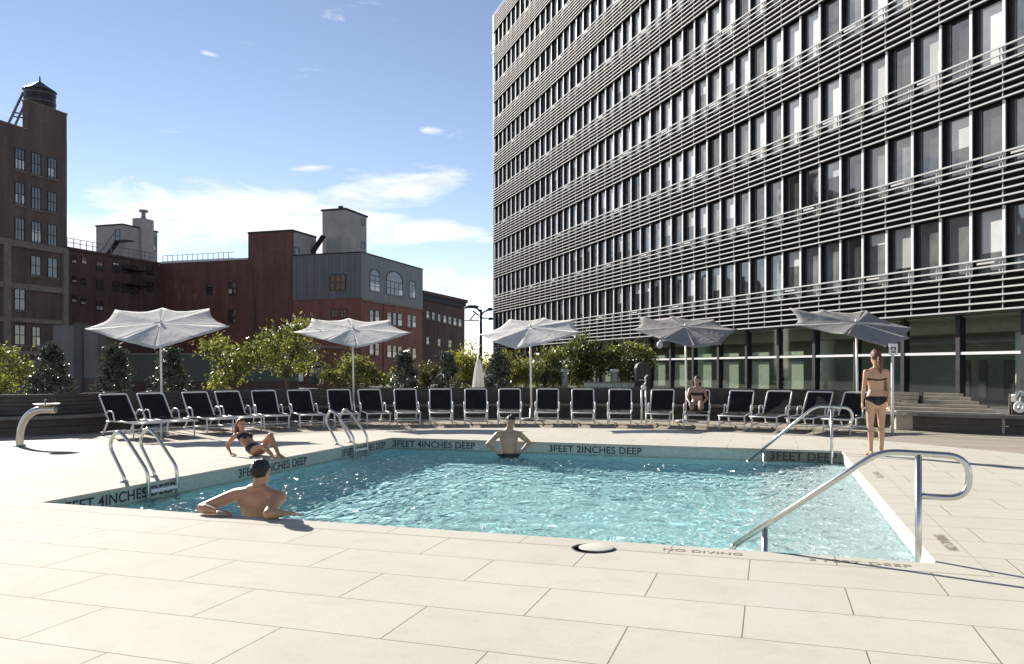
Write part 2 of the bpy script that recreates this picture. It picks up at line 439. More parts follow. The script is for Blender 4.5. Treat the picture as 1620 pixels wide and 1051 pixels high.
def tile_mat():
    k = NT("pool_wall_tile")
    tc = k.n("ShaderNodeTexCoord"); sep = k.n("ShaderNodeSeparateXYZ"); k.l(tc, "Object", sep, 0)
    s = k.math("ADD", sep.outputs[0], sep.outputs[1]); cb = k.n("ShaderNodeCombineXYZ"); k.t.links.new(s, cb.inputs[0]); k.l(sep, 2, cb, 1)
    br = k.n("ShaderNodeTexBrick", i_Scale=1.0, i_Mortar_Size=0.0012, i_Brick_Width=0.05, i_Row_Height=0.05); br.offset = 0.0
    br.inputs["Color1"].default_value = (0.42, 0.50, 0.43, 1); br.inputs["Color2"].default_value = (0.50, 0.57, 0.50, 1); br.inputs["Mortar"].default_value = (0.38, 0.40, 0.36, 1)
    k.l(cb, 0, br, "Vector")
    band = k.math("GREATER_THAN", sep.outputs[2], -0.42)
    n1 = k.n("ShaderNodeTexNoise", i_Scale=2.0, i_Detail=5.0); k.l(tc, "Object", n1, "Vector")
    pl = k.ramp(n1.outputs[0], [(0.3, (0.58, 0.95, 0.98)), (0.7, (0.66, 0.97, 0.99))])
    c = k.mix(band, pl, br.outputs[0])
    p = k.n("ShaderNodeBsdfPrincipled", i_Roughness=0.35); k.t.links.new(c, p.inputs["Base Color"]); k.l(p, 0, k.out, 0); return k.m
M["pool_tile"] = tile_mat()
M["pool_white"] = pbr("white_tile_and_sunlit_wall", (0.72, 0.80, 0.80), 0.35, 0.0, 0.05, 3)
M["pool_band"] = pbr("brown_grey_tile_band", (0.17, 0.165, 0.14), 0.4, 0.0, 0.2, 24)

def water_mat():
    k = NT("pool_water_surface")
    rf = k.n("ShaderNodeBsdfRefraction", i_Roughness=0.0, i_IOR=1.33); rf.inputs[0].default_value = (0.93, 1.0, 1.0, 1)
    gl = k.n("ShaderNodeBsdfGlossy", i_Roughness=0.09)
    fr = k.n("ShaderNodeFresnel", i_IOR=1.30)
    tc = k.n("ShaderNodeTexCoord"); mp = k.n("ShaderNodeMapping"); mp.inputs["Scale"].default_value = (1.0, 0.5, 1.0); k.l(tc, "Object", mp, 0)
    n1 = k.n("ShaderNodeTexNoise", i_Scale=7.6, i_Detail=1.5, i_Roughness=0.5, i_Distortion=0.9); k.l(mp, 0, n1, "Vector")
    sep = k.n("ShaderNodeSeparateXYZ"); k.l(tc, "Object", sep, 0)
    dx = k.math("ADD", sep.outputs[0], 4.26); dy = k.math("SUBTRACT", 4.12, sep.outputs[1])
    cal = k.math("MULTIPLY", k.math("MINIMUM", dx, dy), 0.5, True)
    b = k.n("ShaderNodeBump", i_Strength=1.0, i_Distance=0.50); k.l(n1, 0, b, "Height")
    k.t.links.new(k.math("ADD", k.math("MULTIPLY", cal, 0.75), 0.25), b.inputs["Strength"]); k.l(b, 0, rf, "Normal"); k.l(b, 0, gl, "Normal"); k.l(b, 0, fr, "Normal")
    mx = k.n("ShaderNodeMixShader"); k.t.links.new(k.math("MULTIPLY", fr.outputs[0], 0.48), mx.inputs[0]); k.l(rf, 0, mx, 1); k.l(gl, 0, mx, 2)
    k.l(mx, 0, k.out, 0); return k.m
M["water"] = water_mat()
M["ground"] = pbr("street_ground", (0.10, 0.098, 0.092), 0.9, 0.0, 0.2, 0.3, 0.2, 8)

# ------------------------------------------------------------------ light and sky
SUN_EL = R(26.0)
SUN_AZ = math.atan2(-0.63, 0.775)          # clockwise from +Y
sun_dir = Vector((math.sin(SUN_AZ) * math.cos(SUN_EL), math.cos(SUN_AZ) * math.cos(SUN_EL), math.sin(SUN_EL)))
sd = bpy.data.lights.new("sun", "SUN"); sd.energy = 4.6; sd.angle = R(0.5); sd.color = (1.0, 0.938, 0.858)
so = bpy.data.objects.new("sun", sd); COL.objects.link(so)
so.location = sun_dir * 200; so.rotation_euler = sun_dir.to_track_quat("Z", "Y").to_euler()

wd = bpy.data.worlds.new("World"); SC.world = wd; wd.use_nodes = True
wt = wd.node_tree; wt.nodes.clear()
class WN(NT):
    def __init__(s): s.t = wt
wk = WN()
wo = wk.n("ShaderNodeOutputWorld"); bg = wk.n("ShaderNodeBackground"); bg.inputs[1].default_value = 0.078
sky = wk.n("ShaderNodeTexSky"); sky.sky_type = "NISHITA"; sky.sun_disc = False
sky.sun_elevation = SUN_EL; sky.sun_rotation = SUN_AZ; sky.air_density = 0.72; sky.dust_density = 0.0; sky.ozone_density = 1.6
tcw = wk.n("ShaderNodeTexCoord"); sp = wk.n("ShaderNodeSeparateXYZ"); wk.l(tcw, "Generated", sp, 0)
az = wk.math("ARCTAN2", sp.outputs[0], sp.outputs[1]); el = wk.math("ARCSINE", sp.outputs[2])
cv = wk.n("ShaderNodeCombineXYZ"); wt.links.new(wk.math("MULTIPLY", az, 7.0), cv.inputs[0]); wt.links.new(wk.math("MULTIPLY", el, 24.0), cv.inputs[1])
nz = wk.n("ShaderNodeTexNoise", i_Scale=1.0, i_Detail=9.0, i_Roughness=0.62, i_Distortion=0.5); wk.l(cv, 0, nz, "Vector")
def blob(a, e, ra, re, amp, tilt=0.0):
    da = wk.math("SUBTRACT", az, a); de = wk.math("SUBTRACT", wk.math("SUBTRACT", el, e), wk.math("MULTIPLY", da, tilt))
    q = wk.math("ADD", wk.math("POWER", wk.math("DIVIDE", da, ra), 2.0), wk.math("POWER", wk.math("DIVIDE", de, re), 2.0))
    return wk.math("MULTIPLY", wk.math("EXPONENT", wk.math("MULTIPLY", q, -1.0)), amp)
BL = [(-0.33, 0.180, 0.17, 0.036, 0.62, 0.06), (-0.50, 0.135, 0.10, 0.028, 0.5, 0.05), (-0.17, 0.172, 0.10, 0.024, 0.38, 0.0), (-0.09, 0.232, 0.13, 0.016, 0.46, 0.16), (-0.06, 0.105, 0.10, 0.022, 0.42, 0.0),
      (-0.06, 0.165, 0.07, 0.012, 0.25, 0.0), (-0.59, 0.40, 0.08, 0.020, 0.62, 0.25), (-0.36, 0.352, 0.018, 0.0045, 0.6, -0.1), (-0.107, 0.288, 0.016, 0.005, 0.55, 0.0), (-0.25, 0.238, 0.03, 0.004, 0.52, 0.1),
      (-0.98, 0.30, 0.27, 0.20, 0.80, 0.0), (-1.5, 0.28, 0.25, 0.14, 0.5, 0.0), (-1.9, 0.45, 0.35, 0.14, 0.42, 0.0), (0.9, 0.3, 0.3, 0.08, 0.35, 0.0), (2.4, 0.35, 0.4, 0.12, 0.38, 0.0)]  # clouds out of view; the big bank is added to whiten tower panes
tot = None
for b_ in BL:
    x = blob(*b_); tot = x if tot is None else wk.math("ADD", tot, x)
dens = wk.math("ADD", wk.math("MULTIPLY", wk.math("SUBTRACT", nz.outputs[0], 0.5), 1.6), wk.math("SUBTRACT", tot, 0.22))
cl = wk.math("MULTIPLY", dens, 2.6, True)
cv2 = wk.n("ShaderNodeMapping"); cv2.inputs["Location"].default_value = (0.15, 0.5, 3.0); wk.l(cv, 0, cv2, 0)
nz2 = wk.n("ShaderNodeTexNoise", i_Scale=1.6, i_Detail=7.0, i_Roughness=0.6); wk.l(cv2, 0, nz2, "Vector")
ccol = wk.ramp(nz2.outputs[0], [(0.30, (0.60, 0.62, 0.66)), (0.62, (0.90, 0.895, 0.87))])
skyc = wk.mix(1.0, sky.outputs[0], (1.20, 0.99, 0.89), "MULTIPLY")
ccol = wk.mix(1.0, ccol, (9.0, 9.0, 9.0), "MULTIPLY"); fin_c = wk.mix(wk.math("MULTIPLY", cl, 0.93), skyc, ccol)
wt.links.new(fin_c, bg.inputs[0]); wk.l(bg, 0, wo, 0)

SC.view_settings.view_transform = "Standard"; SC.view_settings.look = "None"
SC.view_settings.exposure = 1.12; SC.view_settings.gamma = 1.0
SC.cycles.max_bounces = 8; SC.cycles.transparent_max_bounces = 12
SC.cycles.caustics_reflective = False; SC.cycles.caustics_refractive = True; SC.cycles.sample_clamp_indirect = 6.0
# ------------------------------------------------------------------ pool frame: u across, v away from the camera
PC = Vector((0.3275, 10.99, 0.0)); PA = R(-18.0)
PROT = Matrix.Rotation(PA, 4, "Z"); PM = Matrix.Translation(PC) @ PROT
HU, HV = 4.235, 4.10
WZ = -0.20                                   # water level
def pool(u, v, z=0.0): return PM @ Vector((u, v, z))
def to_uv(p): return PM.inverted() @ Vector(p)
def place_pool(o):
    o.location = PC; o.rotation_euler = (0, 0, PA); return o

def holed_sheet(name, outer, hu, hv, z, mat, skirt=0.0):
    bm = bmesh.new()
    def ring(pts):
        vs = [bm.verts.new((p[0], p[1], z)) for p in pts]
        return [bm.edges.new((vs[i], vs[(i + 1) % len(vs)])) for i in range(len(vs))], vs
    e1, _ = ring(outer); e2, vi = ring([(-hu, -hv), (hu, -hv), (hu, hv), (-hu, hv)])
    bmesh.ops.triangle_fill(bm, use_beauty=True, use_dissolve=False, edges=e1 + e2)
    for f in bm.faces:
        if f.normal.z < 0: f.normal_flip()
    if skirt:
        lo = [bm.verts.new((v.co.x, v.co.y, z - skirt)) for v in vi]
        bk = [bm.verts.new((v.co.x + (0.03 if v.co.x > 0 else -0.03), v.co.y + (0.03 if v.co.y > 0 else -0.03), z - skirt)) for v in vi]
        for i in range(4):
            j = (i + 1) % 4
            bm.faces.new((vi[i], vi[j], lo[j], lo[i])); bm.faces.new((lo[i], lo[j], bk[j], bk[i]))
    me = bpy.data.meshes.new(name); bm.to_mesh(me); bm.free(); me.materials.append(mat)
    o = bpy.data.objects.new(name, me); link(o); place_pool(o); o["kind"] = "structure"
    return o

# ground to the horizon, timber boardwalk round the terrace, pale stone deck round the pool
holed_sheet("ground", [(-2500, -2500), (2500, -2500), (2500, 2500), (-2500, 2500)], HU + .06, HV + .06, -0.03, M["ground"])
bw = [to_uv(p) for p in [(-16, -6, 0), (16, -6, 0), (17, 14, 0), (13, 20, 0), (6, 24, 0), (-4, 24, 0), (-13, 20, 0), (-17, 12, 0)]]
holed_sheet("boardwalk", [(p.x, p.y) for p in bw], HU + .05, HV + .05, -0.010, M["boardwalk"])
edge = [(-11.5, -5), (-12, 2), (-10.6, 7), (-8.6, 10.3), (-7.6, 11.85), (-7.1, 13.6), (-6.4, 14.9), (-5.4, 16.0), (-4.3, 17.3), (-2.6, 18.2), (0.3, 18.75), (3.3, 18.2), (5.5, 16.9), (7.1, 15.6), (8.3, 13.4), (9.6, 11.0), (11.8, 8), (13.5, 3), (13.5, -5)]
ed = [to_uv(p) for p in spline([(a, b, 0) for a, b in edge], 6, False)]
holed_sheet("pool_deck", [(p.x, p.y) for p in ed], HU, HV, 0.0, M["paver"], 0.035)

# pool basin (walls, floor, steps along the sunny side)
BZ = -1.22; iu, iv = HU + .025, HV + .025
mb = MB()
mb.add([(-iu, -iv, BZ), (iu, -iv, BZ), (iu, iv, BZ), (-iu, iv, BZ)], [(0, 1, 2, 3)])
c4 = [(-iu, -iv), (iu, -iv), (iu, iv), (-iu, iv)]
for i in range(4):
    a, b = c4[i], c4[(i + 1) % 4]
    mb.add([(*a, BZ), (*b, BZ), (*b, -.035), (*a, -.035)], [(3, 2, 1, 0)], 1 if i == 1 else 0)  # right wall coloured white: its sunlight is put into the colour
basin = mb.build("pool_basin", [M["pool_tile"], M["pool_white"]]); place_pool(basin); basin["kind"] = "structure"
mb = MB()
for k in range(4):
    zt = -0.36 - 0.21 * k; uo = HU + .02 - 0.34 * k
    mb.span((uo - 0.34, -iv + .004, BZ + .003), (uo - .003 * (k + 1), iv - .004, zt))
st = mb.build("pool_steps", M["pool_white"]); place_pool(st); st["kind"] = "structure"
# darker tile band on the back wall beside the steps
mb = MB(); mb.span((HU - 1.27, HV + .012, -.34), (HU - 0.005, HV + .0235, -.037))
o = mb.build("tile_band", M["pool_band"], basin)

# water: a real rippled sheet
def water_sheet():
    nx, ny = 290, 280
    x = np.linspace(-iu + .002, iu - .002, nx); y = np.linspace(-iv + .002, iv - .002, ny)
    X, Y = np.meshgrid(x, y); Z = np.zeros_like(X)
    rs = np.random.RandomState(5)
    for i in range(90):
        lam = 0.20 * (4.5 ** rs.rand()); th = rs.normal(0.2, 0.9); ph = rs.rand() * 6.28
        k = 2 * np.pi / lam; amp = 0.00060 * (lam / 0.35) ** 1.4
        wx = X + 0.05 * np.sin(1.7 * Y + ph); wy = Y + 0.05 * np.sin(2.1 * X + ph * 2)
        env = 0.6 + 0.4 * np.sin(X * rs.normal(0, .9) + Y * rs.normal(0, .9) + ph * 3)
        s = np.sin(k * (wx * np.sin(th) + wy * np.cos(th)) + ph)
        Z += amp * env * s
    d = np.minimum(iv - Y, X + iu); calm = 0.28 + 0.72 * np.clip(d / 1.9, 0, 1) ** 1.1
    Z = Z * calm
    v = np.stack([X, Y, Z + WZ], -1).reshape(-1, 3)
    me = bpy.data.meshes.new("pool_water")
    idx = np.arange(nx * ny).reshape(ny, nx)
    q = np.stack([idx[:-1, :-1], idx[:-1, 1:], idx[1:, 1:], idx[1:, :-1]], -1).reshape(-1, 4)
    me.from_pydata(v.tolist(), [], q.tolist())
    me.polygons.foreach_set("use_smooth", [True] * len(me.polygons))
    me.materials.append(M["water"])
    o = bpy.data.objects.new("pool_water", me); link(o); place_pool(o); o["kind"] = "structure"
    o.cycles.is_caustics_caster = True
water_sheet()
for _n in ("pool_basin", "pool_steps"): bpy.data.objects[_n].cycles.is_caustics_receiver = True
sd.cycles.is_caustics_light = True

# ------------------------------------------------------------------ lettering
def text_mesh(txt, width, height, mat, name="lettering", bold=0.012, depth=0.0):
    cu = bpy.data.curves.new("t", "FONT"); cu.body = txt; cu.size = 1.0; cu.offset = bold; cu.space_character = 1.05
    t = bpy.data.objects.new("t", cu); COL.objects.link(t)
    bpy.context.view_layer.update()
    me = bpy.data.meshes.new_from_object(t.evaluated_get(bpy.context.evaluated_depsgraph_get()))
    bpy.data.objects.remove(t)
    xs = [v.co.x for v in me.vertices]; ys = [v.co.y for v in me.vertices]
    sx = width / (max(xs) - min(xs)); sy = height / (max(ys) - min(ys)); mx, my = (max(xs) + min(xs)) / 2, (max(ys) + min(ys)) / 2
    for v in me.vertices: v.co = ((v.co.x - mx) * sx, (v.co.y - my) * sy, 0)
    me.materials.clear(); me.materials.append(mat); me.name = name
    return me
def lettering(txt, width, height, loc, rot, parent, mat=None):
    o = bpy.data.objects.new("lettering", text_mesh(txt, width, height, mat or M["letter"])); link(o, parent)
    o.location = loc; o.rotation_euler = rot; return o
zt = -0.118
LW = (R(90), 0, R(90)); BWL = (R(90), 0, 0)
for c, w, s in ((1.12, 1.78, "3FEET 4INCHES DEEP"), (4.2, 1.78, "3FEET 4INCHES DEEP"), (7.08, 1.72, "3FEET 4INCHES DEEP")):
    lettering(s, w, .128, (-iu + .006, -HV + c, zt), LW, basin)
def back_u(px):
    r = (px - 810) / FPX; best = None
    lo, hi = -HU, HU
    for _ in range(50):
        m = (lo + hi) / 2; p = pool(m, HV)
        if p.x / p.y < r: lo = m
        else: hi = m
    return lo
def back_text(s, x0, x1, off=0.006, h=.128):
    a, b = back_u(x0), back_u(x1); lettering(s, b - a, h, ((a + b) / 2, iv - off, zt), BWL, basin)
back_text("3FEET 4INCHES DEEP", 621, 751); back_text("3FEET 2INCHES DEEP", 868, 1015)
back_text("3FEET DEEP", 1218, 1324, .022, .15)
deck = bpy.data.objects["pool_deck"]
def deck_text(s, px0, px1, v, h):
    def uf(px):
        r = (px - 810) / FPX; lo, hi = -6.0, 6.0
        for _ in range(50):
            m = (lo + hi) / 2; p = pool(m, v)
            if p.x / p.y < r: lo = m
            else: hi = m
        return lo
    a, b = uf(px0), uf(px1); lettering(s, b - a, h, ((a + b) / 2, v, .003), (0, 0, 0), deck, M["letter_faint"])
deck_text("NO DIVING", 1049, 1174, -HV - .16, .085); deck_text("3 FEET DEEP", 1279, 1442, -HV - .16, .085)
for v, s in ((-3.3, "NO DIVING"), (1.0, "NO DIVING")):
    lettering(s, .62, .085, (HU + .2, v, .003), (0, 0, R(90)), deck, M["letter_faint"])
# coping joint round the pool edge
mb = MB()
g = .285
for lo, hi in (((-HU - g, -HV - g - .004), (HU + g, -HV - g)), ((-HU - g, HV + g), (HU + g, HV + g + .004)), ((-HU - g - .004, -HV - g), (-HU - g, HV + g)), ((HU + g, -HV - g), (HU + g + .004, HV + g))):
    mb.add([(lo[0], lo[1], .002), (hi[0], lo[1], .002), (hi[0], hi[1], .002), (lo[0], hi[1], .002)], [(0, 1, 2, 3)])
mb.build("coping_joint", M["letter_faint"], deck)

# ------------------------------------------------------------------ curved timber bench wall round the terrace
BP = spline([(-19, 14.0, 0), (-14, 15.2, 0), (-10.6, 16.3, 0), (-9.3, 17.2, 0), (-8.65, 18.5, 0), (-7.2, 20.0, 0), (-5, 21.3, 0), (-2.5, 22.2, 0), (0.5, 22.5, 0), (4.0, 22.2, 0), (6.6, 21.2, 0), (8.2, 19.6, 0), (9.1, 17.9, 0), (10.4, 16.95, 0), (14.0, 16.0, 0), (19, 15.3, 0)], 8)
def offset_path(P, d):
    out = []
    for i, p in enumerate(P):
        t = (P[min(i + 1, len(P) - 1)] - P[max(i - 1, 0)]).normalized(); n = Vector((-t.y, t.x, 0))
        out.append(p + n * d)
    return out
def strip(mb, d0, d1, z0, z1, P=BP, mi=0):
    a = offset_path(P, d0); b = offset_path(P, d1); vs = []; n = len(a)
    for p, q in zip(a, b):
        vs += [(p.x, p.y, z0), (q.x, q.y, z0), (q.x, q.y, z1), (p.x, p.y, z1)]
    fs = []
    for i in range(n - 1):
        for k in range(4):
            k2 = (k + 1) % 4
            fs.append((i * 4 + k, i * 4 + k2, i * 4 + 4 + k2, i * 4 + 4 + k))
    fs += [(0, 3, 2, 1), (n * 4 - 4, n * 4 - 3, n * 4 - 2, n * 4 - 1)]
    mb.add(vs, fs, mi)
bench = thing("timber_bench", "long dark timber bench curving round the terrace behind the loungers, with slatted back", "bench", BP[len(BP) // 2])
binv = -BP[len(BP) // 2]
def bench_part(name, mat, rows):
    mb = MB()
    for r_ in rows: strip(mb, *r_)
    mb.v = [(x + binv.x, y + binv.y, z) for x, y, z in mb.v]
    return mb.build(name, mat, bench)
SPL = [i for i, p in enumerate(BP) if p.x > 8.85][0]; SPR = [i for i, p in enumerate(BP) if p.x > 10.4][0]
PL, PR = BP[:SPL + 1], BP[SPR:]
bench_part("seat_edge", M["bench_top"], [(0, .05, .335, .405)])
bench_part("seat", M["bench_wood"], [(.055, .17, .36, .40), (.18, .30, .36, .40), (.31, .43, .36, .40), (.44, .56, .36, .40)])
bench_part("riser", M["bench_wood"], [(.16, .20, -.03, .16), (.16, .20, .17, .35)])
bench_part("back", M["bench_wood"], [(.58 + .03 * i, .62 + .03 * i, .415 + .088 * i, .493 + .088 * i, P_) for i in range(5) for P_ in (PL, PR)])
bench_part("planter_wall", M["bench_wood"], [(.78, .84, -.03, .84, P_) for P_ in (PL, PR)])
# low sunlit timber steps climbing from the bench to the lobby
stp = thing("timber_steps", "broad low timber steps rising from the bench toward the lobby, beside the standing woman", "steps", (9.6, 17.6, 0))
A0, A1, B0_, B1 = Vector((8.85, 18.35, 0)), Vector((8.9, 20.3, 0)), Vector((10.55, 17.05, 0)), Vector((10.42, 18.7, 0))
for i in range(6):
    f0, f1 = i / 6, (i + 1) / 6 - .012; z = .43 + .078 * i; q = []
    for f in (f0, f1): q += [A0.lerp(A1, f), B0_.lerp(B1, f)]
    vs = [Vector((p.x - 9.6, p.y - 17.6, zz)) for zz in (z - .45 if i else .0, z) for p in (q[0], q[1], q[3], q[2])]
    mb = MB(); mb.add(vs, [(3, 2, 1, 0), (4, 5, 6, 7), (0, 1, 5, 4), (1, 2, 6, 5), (2, 3, 7, 6), (3, 0, 4, 7)])
    mb.build("tread", M["step_wood"], stp)
# ------------------------------------------------------------------ the big louvred building on the right
FA = math.atan2(-0.323, 0.946)               # facade runs away from the camera
B0 = Vector((17.1, 26.6, 0.0)); S0, S1 = -9.2, 58.5; BAY = 1.306; FL = 3.6; Z0 = 3.40
tower = thing("office_building", "tall grey office building wrapped in horizontal white louvers with window bands", "building", (B0.x, B0.y, 0), math.atan2(0.946, -0.323))
# local x = s along the facade (away), local y = outward is +y? outward normal (-.946,-.323) equals local +y
# (local +y = rotate x by 90deg counter-clockwise = (-.946,-.323))
NB = int((S1 - 0.674) // BAY) + 1
k_lo = -7
def fx(k): return 0.674 - BAY * 0 + k * BAY
zs_top = Z0 + 9 * FL + 1.75
mb = MB()
mb.span((S0, -20, Z0 - .03), (S1, -.30, zs_top - .02))
mb.span((S0, -.30, zs_top - .25), (S1, -.05, zs_top + .03))
mb.build("wall", M["spandrel"], tower)
mb = MB(); mb.span((S1, -20.1, 0), (S1 + .14, .10, zs_top + .12)); mb.build("end_panel", M["grey_metal"], tower)
mb = MB(); mb.span((S0, -20, zs_top - .019), (S1, -.31, zs_top + .02)); mb.build("roof", M["roof_dark"], tower)
# louvers standing in front of dark glossy spandrel bands
for k in range(10):
    zb_ = Z0 + k * FL
    mb = MB(); mb.span((S0, -.28, zb_ - .02), (S1 - .002, .095, zb_ + (1.22 if k < 9 else 1.74))); mb.build("spandrel", M["spandrel"], tower)
    for j in range(8):
        z = zb_ + .25 * j + .03
        mb = MB(); mb.span((S0, .15, z - .027), (S1, .21, z + .027)); mb.build("louver", M["alu"], tower)
# fins, one per bay: dark web with a bright cap
for i in range(k_lo, NB):
    s = fx(i)
    if s < S0 or s > S1 - .2: continue
    mb = MB(); mb.span((s - .03, -.24, Z0 - .01), (s + .03, .045, zs_top - .05)); w_ = mb.build("fin", M["dark_metal"], tower)
    mb = MB(); mb.span((s - .052, .046, Z0), (s + .052, .088, zs_top - .06))
    mb.build("cap", M["fin"], w_)
# windows
rng = random.Random(11)
def window_mb(mf, mp, s, zb, h, kind):
    x0, x1 = s + .06, s + BAY - .06
    d = .14
    mf.span((x0, -.28, zb), (x0 + .05, -.08, zb + h)); mf.span((x1 - .05, -.28, zb), (x1, -.08, zb + h))
    mf.span((x0 + .05, -.28, zb + h - .06), (x1 - .05, -.09, zb + h)); mf.span((x0 + .05, -.28, zb), (x1 - .05, -.09, zb + .06))
    mf.span((x1 - d - .06, -.284, zb + .06), (x1 - d, -.095, zb + h - .06)); mf.span((x1 - d - .10, -.284, zb + .06), (x1 - d - .075, -.085, zb + h - .06), 1)
    y = -.125
    a, b = x1 - d, x1 - .05; z0, z1 = zb + .06, zb + h - .06
    mp.add([(a, y, z0), (b, y, z0), (b, y, z1), (a, y, z1)], [(1, 0, 3, 2)], 0)
    a, b = x0 + .05, x1 - d - .10
    t = kind
    zc = z1
    if t == 0: mi_lo, frac, mi_hi = 0, 0.0, 0
    elif t == 1: mi_lo, frac, mi_hi = 1, 0.0, 1
    elif t == 2: mi_lo, frac, mi_hi = 0, rng.uniform(.12, .7), 2
    elif t == 3: mi_lo, frac, mi_hi = 1, rng.uniform(.2, .95), 3
    elif t == 4: mi_lo, frac, mi_hi = 2, 0.0, 2
    else: mi_lo, frac, mi_hi = 3, 0.0, 3
    zm = z1 - (z1 - z0) * frac
    yt = y + rng.uniform(-.004, .004)
    if frac < .98: mp.add([(a, y, z0), (b, yt, z0), (b, yt, zm), (a, y, zm)], [(1, 0, 3, 2)], mi_lo)
    if frac > .02: mp.add([(a, y, zm), (b, yt, zm), (b, yt, z1), (a, y, z1)], [(1, 0, 3, 2)], mi_hi)
    if rng.random() < .3:                      # a strip of curtain drawn to one side
        wq = rng.uniform(.10, .22); zq = z0 + (z1 - z0) * rng.uniform(.45, 1)
        mp.add([(a + .02, y + .006, z0), (a + wq, y + .006, z0), (a + wq, y + .006, zq), (a + .02, y + .006, zq)], [(1, 0, 3, 2)], 3)
PM_ = [M["pane_dark"], M["pane_mid"], M["pane_blind"], M["pane_pale"]]
FM_ = [M["dark_metal"], M["grey_metal"]]
cells = []
for k in range(9):
    for i in range(k_lo, NB - 1):
        s = fx(i)
        if s < S0: continue
        X = B0.x - .323 * (s + .6); Y = B0.y + .946 * (s + .6)
        px = 810 + FPX * X / Y; pz = HORIZ - FPX * (6.2 + k * FL - CAMH) / Y
        vis = px < 1660 and pz > -60
        cells.append((Y if vis else 999 + Y, k, i))
cells.sort()
mfs, mps = MB(), MB()
for n, (Y, k, i) in enumerate(cells):
    zb = Z0 + k * FL + 1.24; h = FL - 1.24 - .023
    if k <= 1: kind = rng.choice([0, 0, 1, 1, 2, 3])
    elif k <= 3: kind = rng.choice([0, 1, 3, 4, 5, 5])
    else: kind = rng.choice([0, 3, 4, 5, 5, 5, 5])
    if n < 100:
        a, b = MB(), MB(); window_mb(a, b, fx(i), zb, h, kind)
        w = a.build("window", FM_, tower); b.build("pane", PM_, w)
    else: window_mb(mfs, mps, fx(i), zb, h, kind)
wf = mfs.build("window_field", FM_, tower); wf["kind"] = "stuff"
wp = mps.build("pane_field", PM_, tower); wp["kind"] = "stuff"
mb = MB()                                     # slim posts of the guard rails and louver brackets
for k in range(10):
    for i in range(k_lo, NB):
        s = fx(i)
        if s < S0 or s > S1 - .2: continue
        z = Z0 + k * FL
        mb.span((s - .012, .095, z), (s + .012, .149, z + 1.79))
        if k < 9: mb.span((s + .11, .10, z + 1.22), (s + .135, .149, z + 1.78))
        if k < 9 and (i * 7 + k * 3) % 4 == 0: mb.span((s + .25, .17, z + 1.63), (s + .95, .21, z + 1.70))
br_ = mb.build("bracket", M["alu"], tower); br_["kind"] = "stuff"

# ground floor lobby: mullions, transom, clear glass, a real room behind
GB = 0.35
mb = MB(); mb.span((S0, -9.0, -.02), (S1, -.75, .02)); mb.build("lobby_floor", M["interior_dark"], tower)
mb = MB(); mb.span((S0, -6.2, .02), (S1, -6.0, Z0 - .04)); mb.build("lobby_wall", M["interior"], tower)
mb = MB(); mb.span((S0, -5.99, Z0 - .60), (S1, -2.6, Z0 - .05)); mb.span((S0, -2.6, Z0 - .12), (S1, -.55, Z0 - .05)); mb.build("lobby_ceiling", M["interior"], tower)
m = 0; s = GB - 2.612 * 3
while s < S1:
    mb = MB(); mb.span((s - .09, -.70, 0), (s + .09, -.40, Z0 - .035)); mb.build("mullion", M["dark_metal"], tower)
    e = min(s + 2.612, S1)
    if e - s > .5:
        mb = MB(); mb.span((s + .092, -.56, 1.90), (e - .092, -.42, 2.0)); mb.build("transom", M["white_metal"], tower)
        for z0, z1 in ((.1, 1.895), (2.005, Z0 - .05)):
            mb = MB(); mb.span((s + .095, -.535, z0), (e - .095, -.520, z1)); mb.build("lobby_pane", M["lobby_glass"], tower)
        if 8.5 < s:                              # pale roller shades hanging behind the glass
            mb = MB(); mb.span((s + 1.0, -.66, .3), (s + 2.40, -.645, 1.72)); mb.build("shade", M["shade"], tower)
            mb = MB(); mb.span((s + 1.0, -.66, 2.02), (s + 2.40, -.645, 2.22)); mb.build("shade", M["shade"], tower)
    s += 2.612
for s in (1.15, 11.5, 22.0):
    mb = MB(); mb.lathe([(.42, 0.02), (.42, Z0 - .7)], (s, -1.7, 0), 28); mb.build("column", M["column"], tower, True)
mb = MB()
for s, w in ((4.3, .5), (5.6, .35), (6.4, .3), (2.4, .9), (15.3, .4)):
    mb.span((s, -5.0, .02), (s + w, -4.9, 1.75))
mb.build("lobby_door", M["pane_mid"], tower)
mb = MB(); mb.span((3.6, -1.35, 2.52), (3.95, -1.30, 2.70)); es = mb.build("exit_sign", M["red_paint"], tower)
mb = MB(); mb.span((-1.5, -1.6, 2.36), (7.6, -1.45, 2.44)); mb.span((-1.5, -3.4, 2.5), (7.6, -3.2, 2.62)); mb.build("ceiling_rail", M["grey_metal"], tower)
mb = MB(); mb.span((S0, -.72, Z0 - .032), (S1, .05, Z0 - .002)); mb.build("soffit", M["grey_metal"], tower)
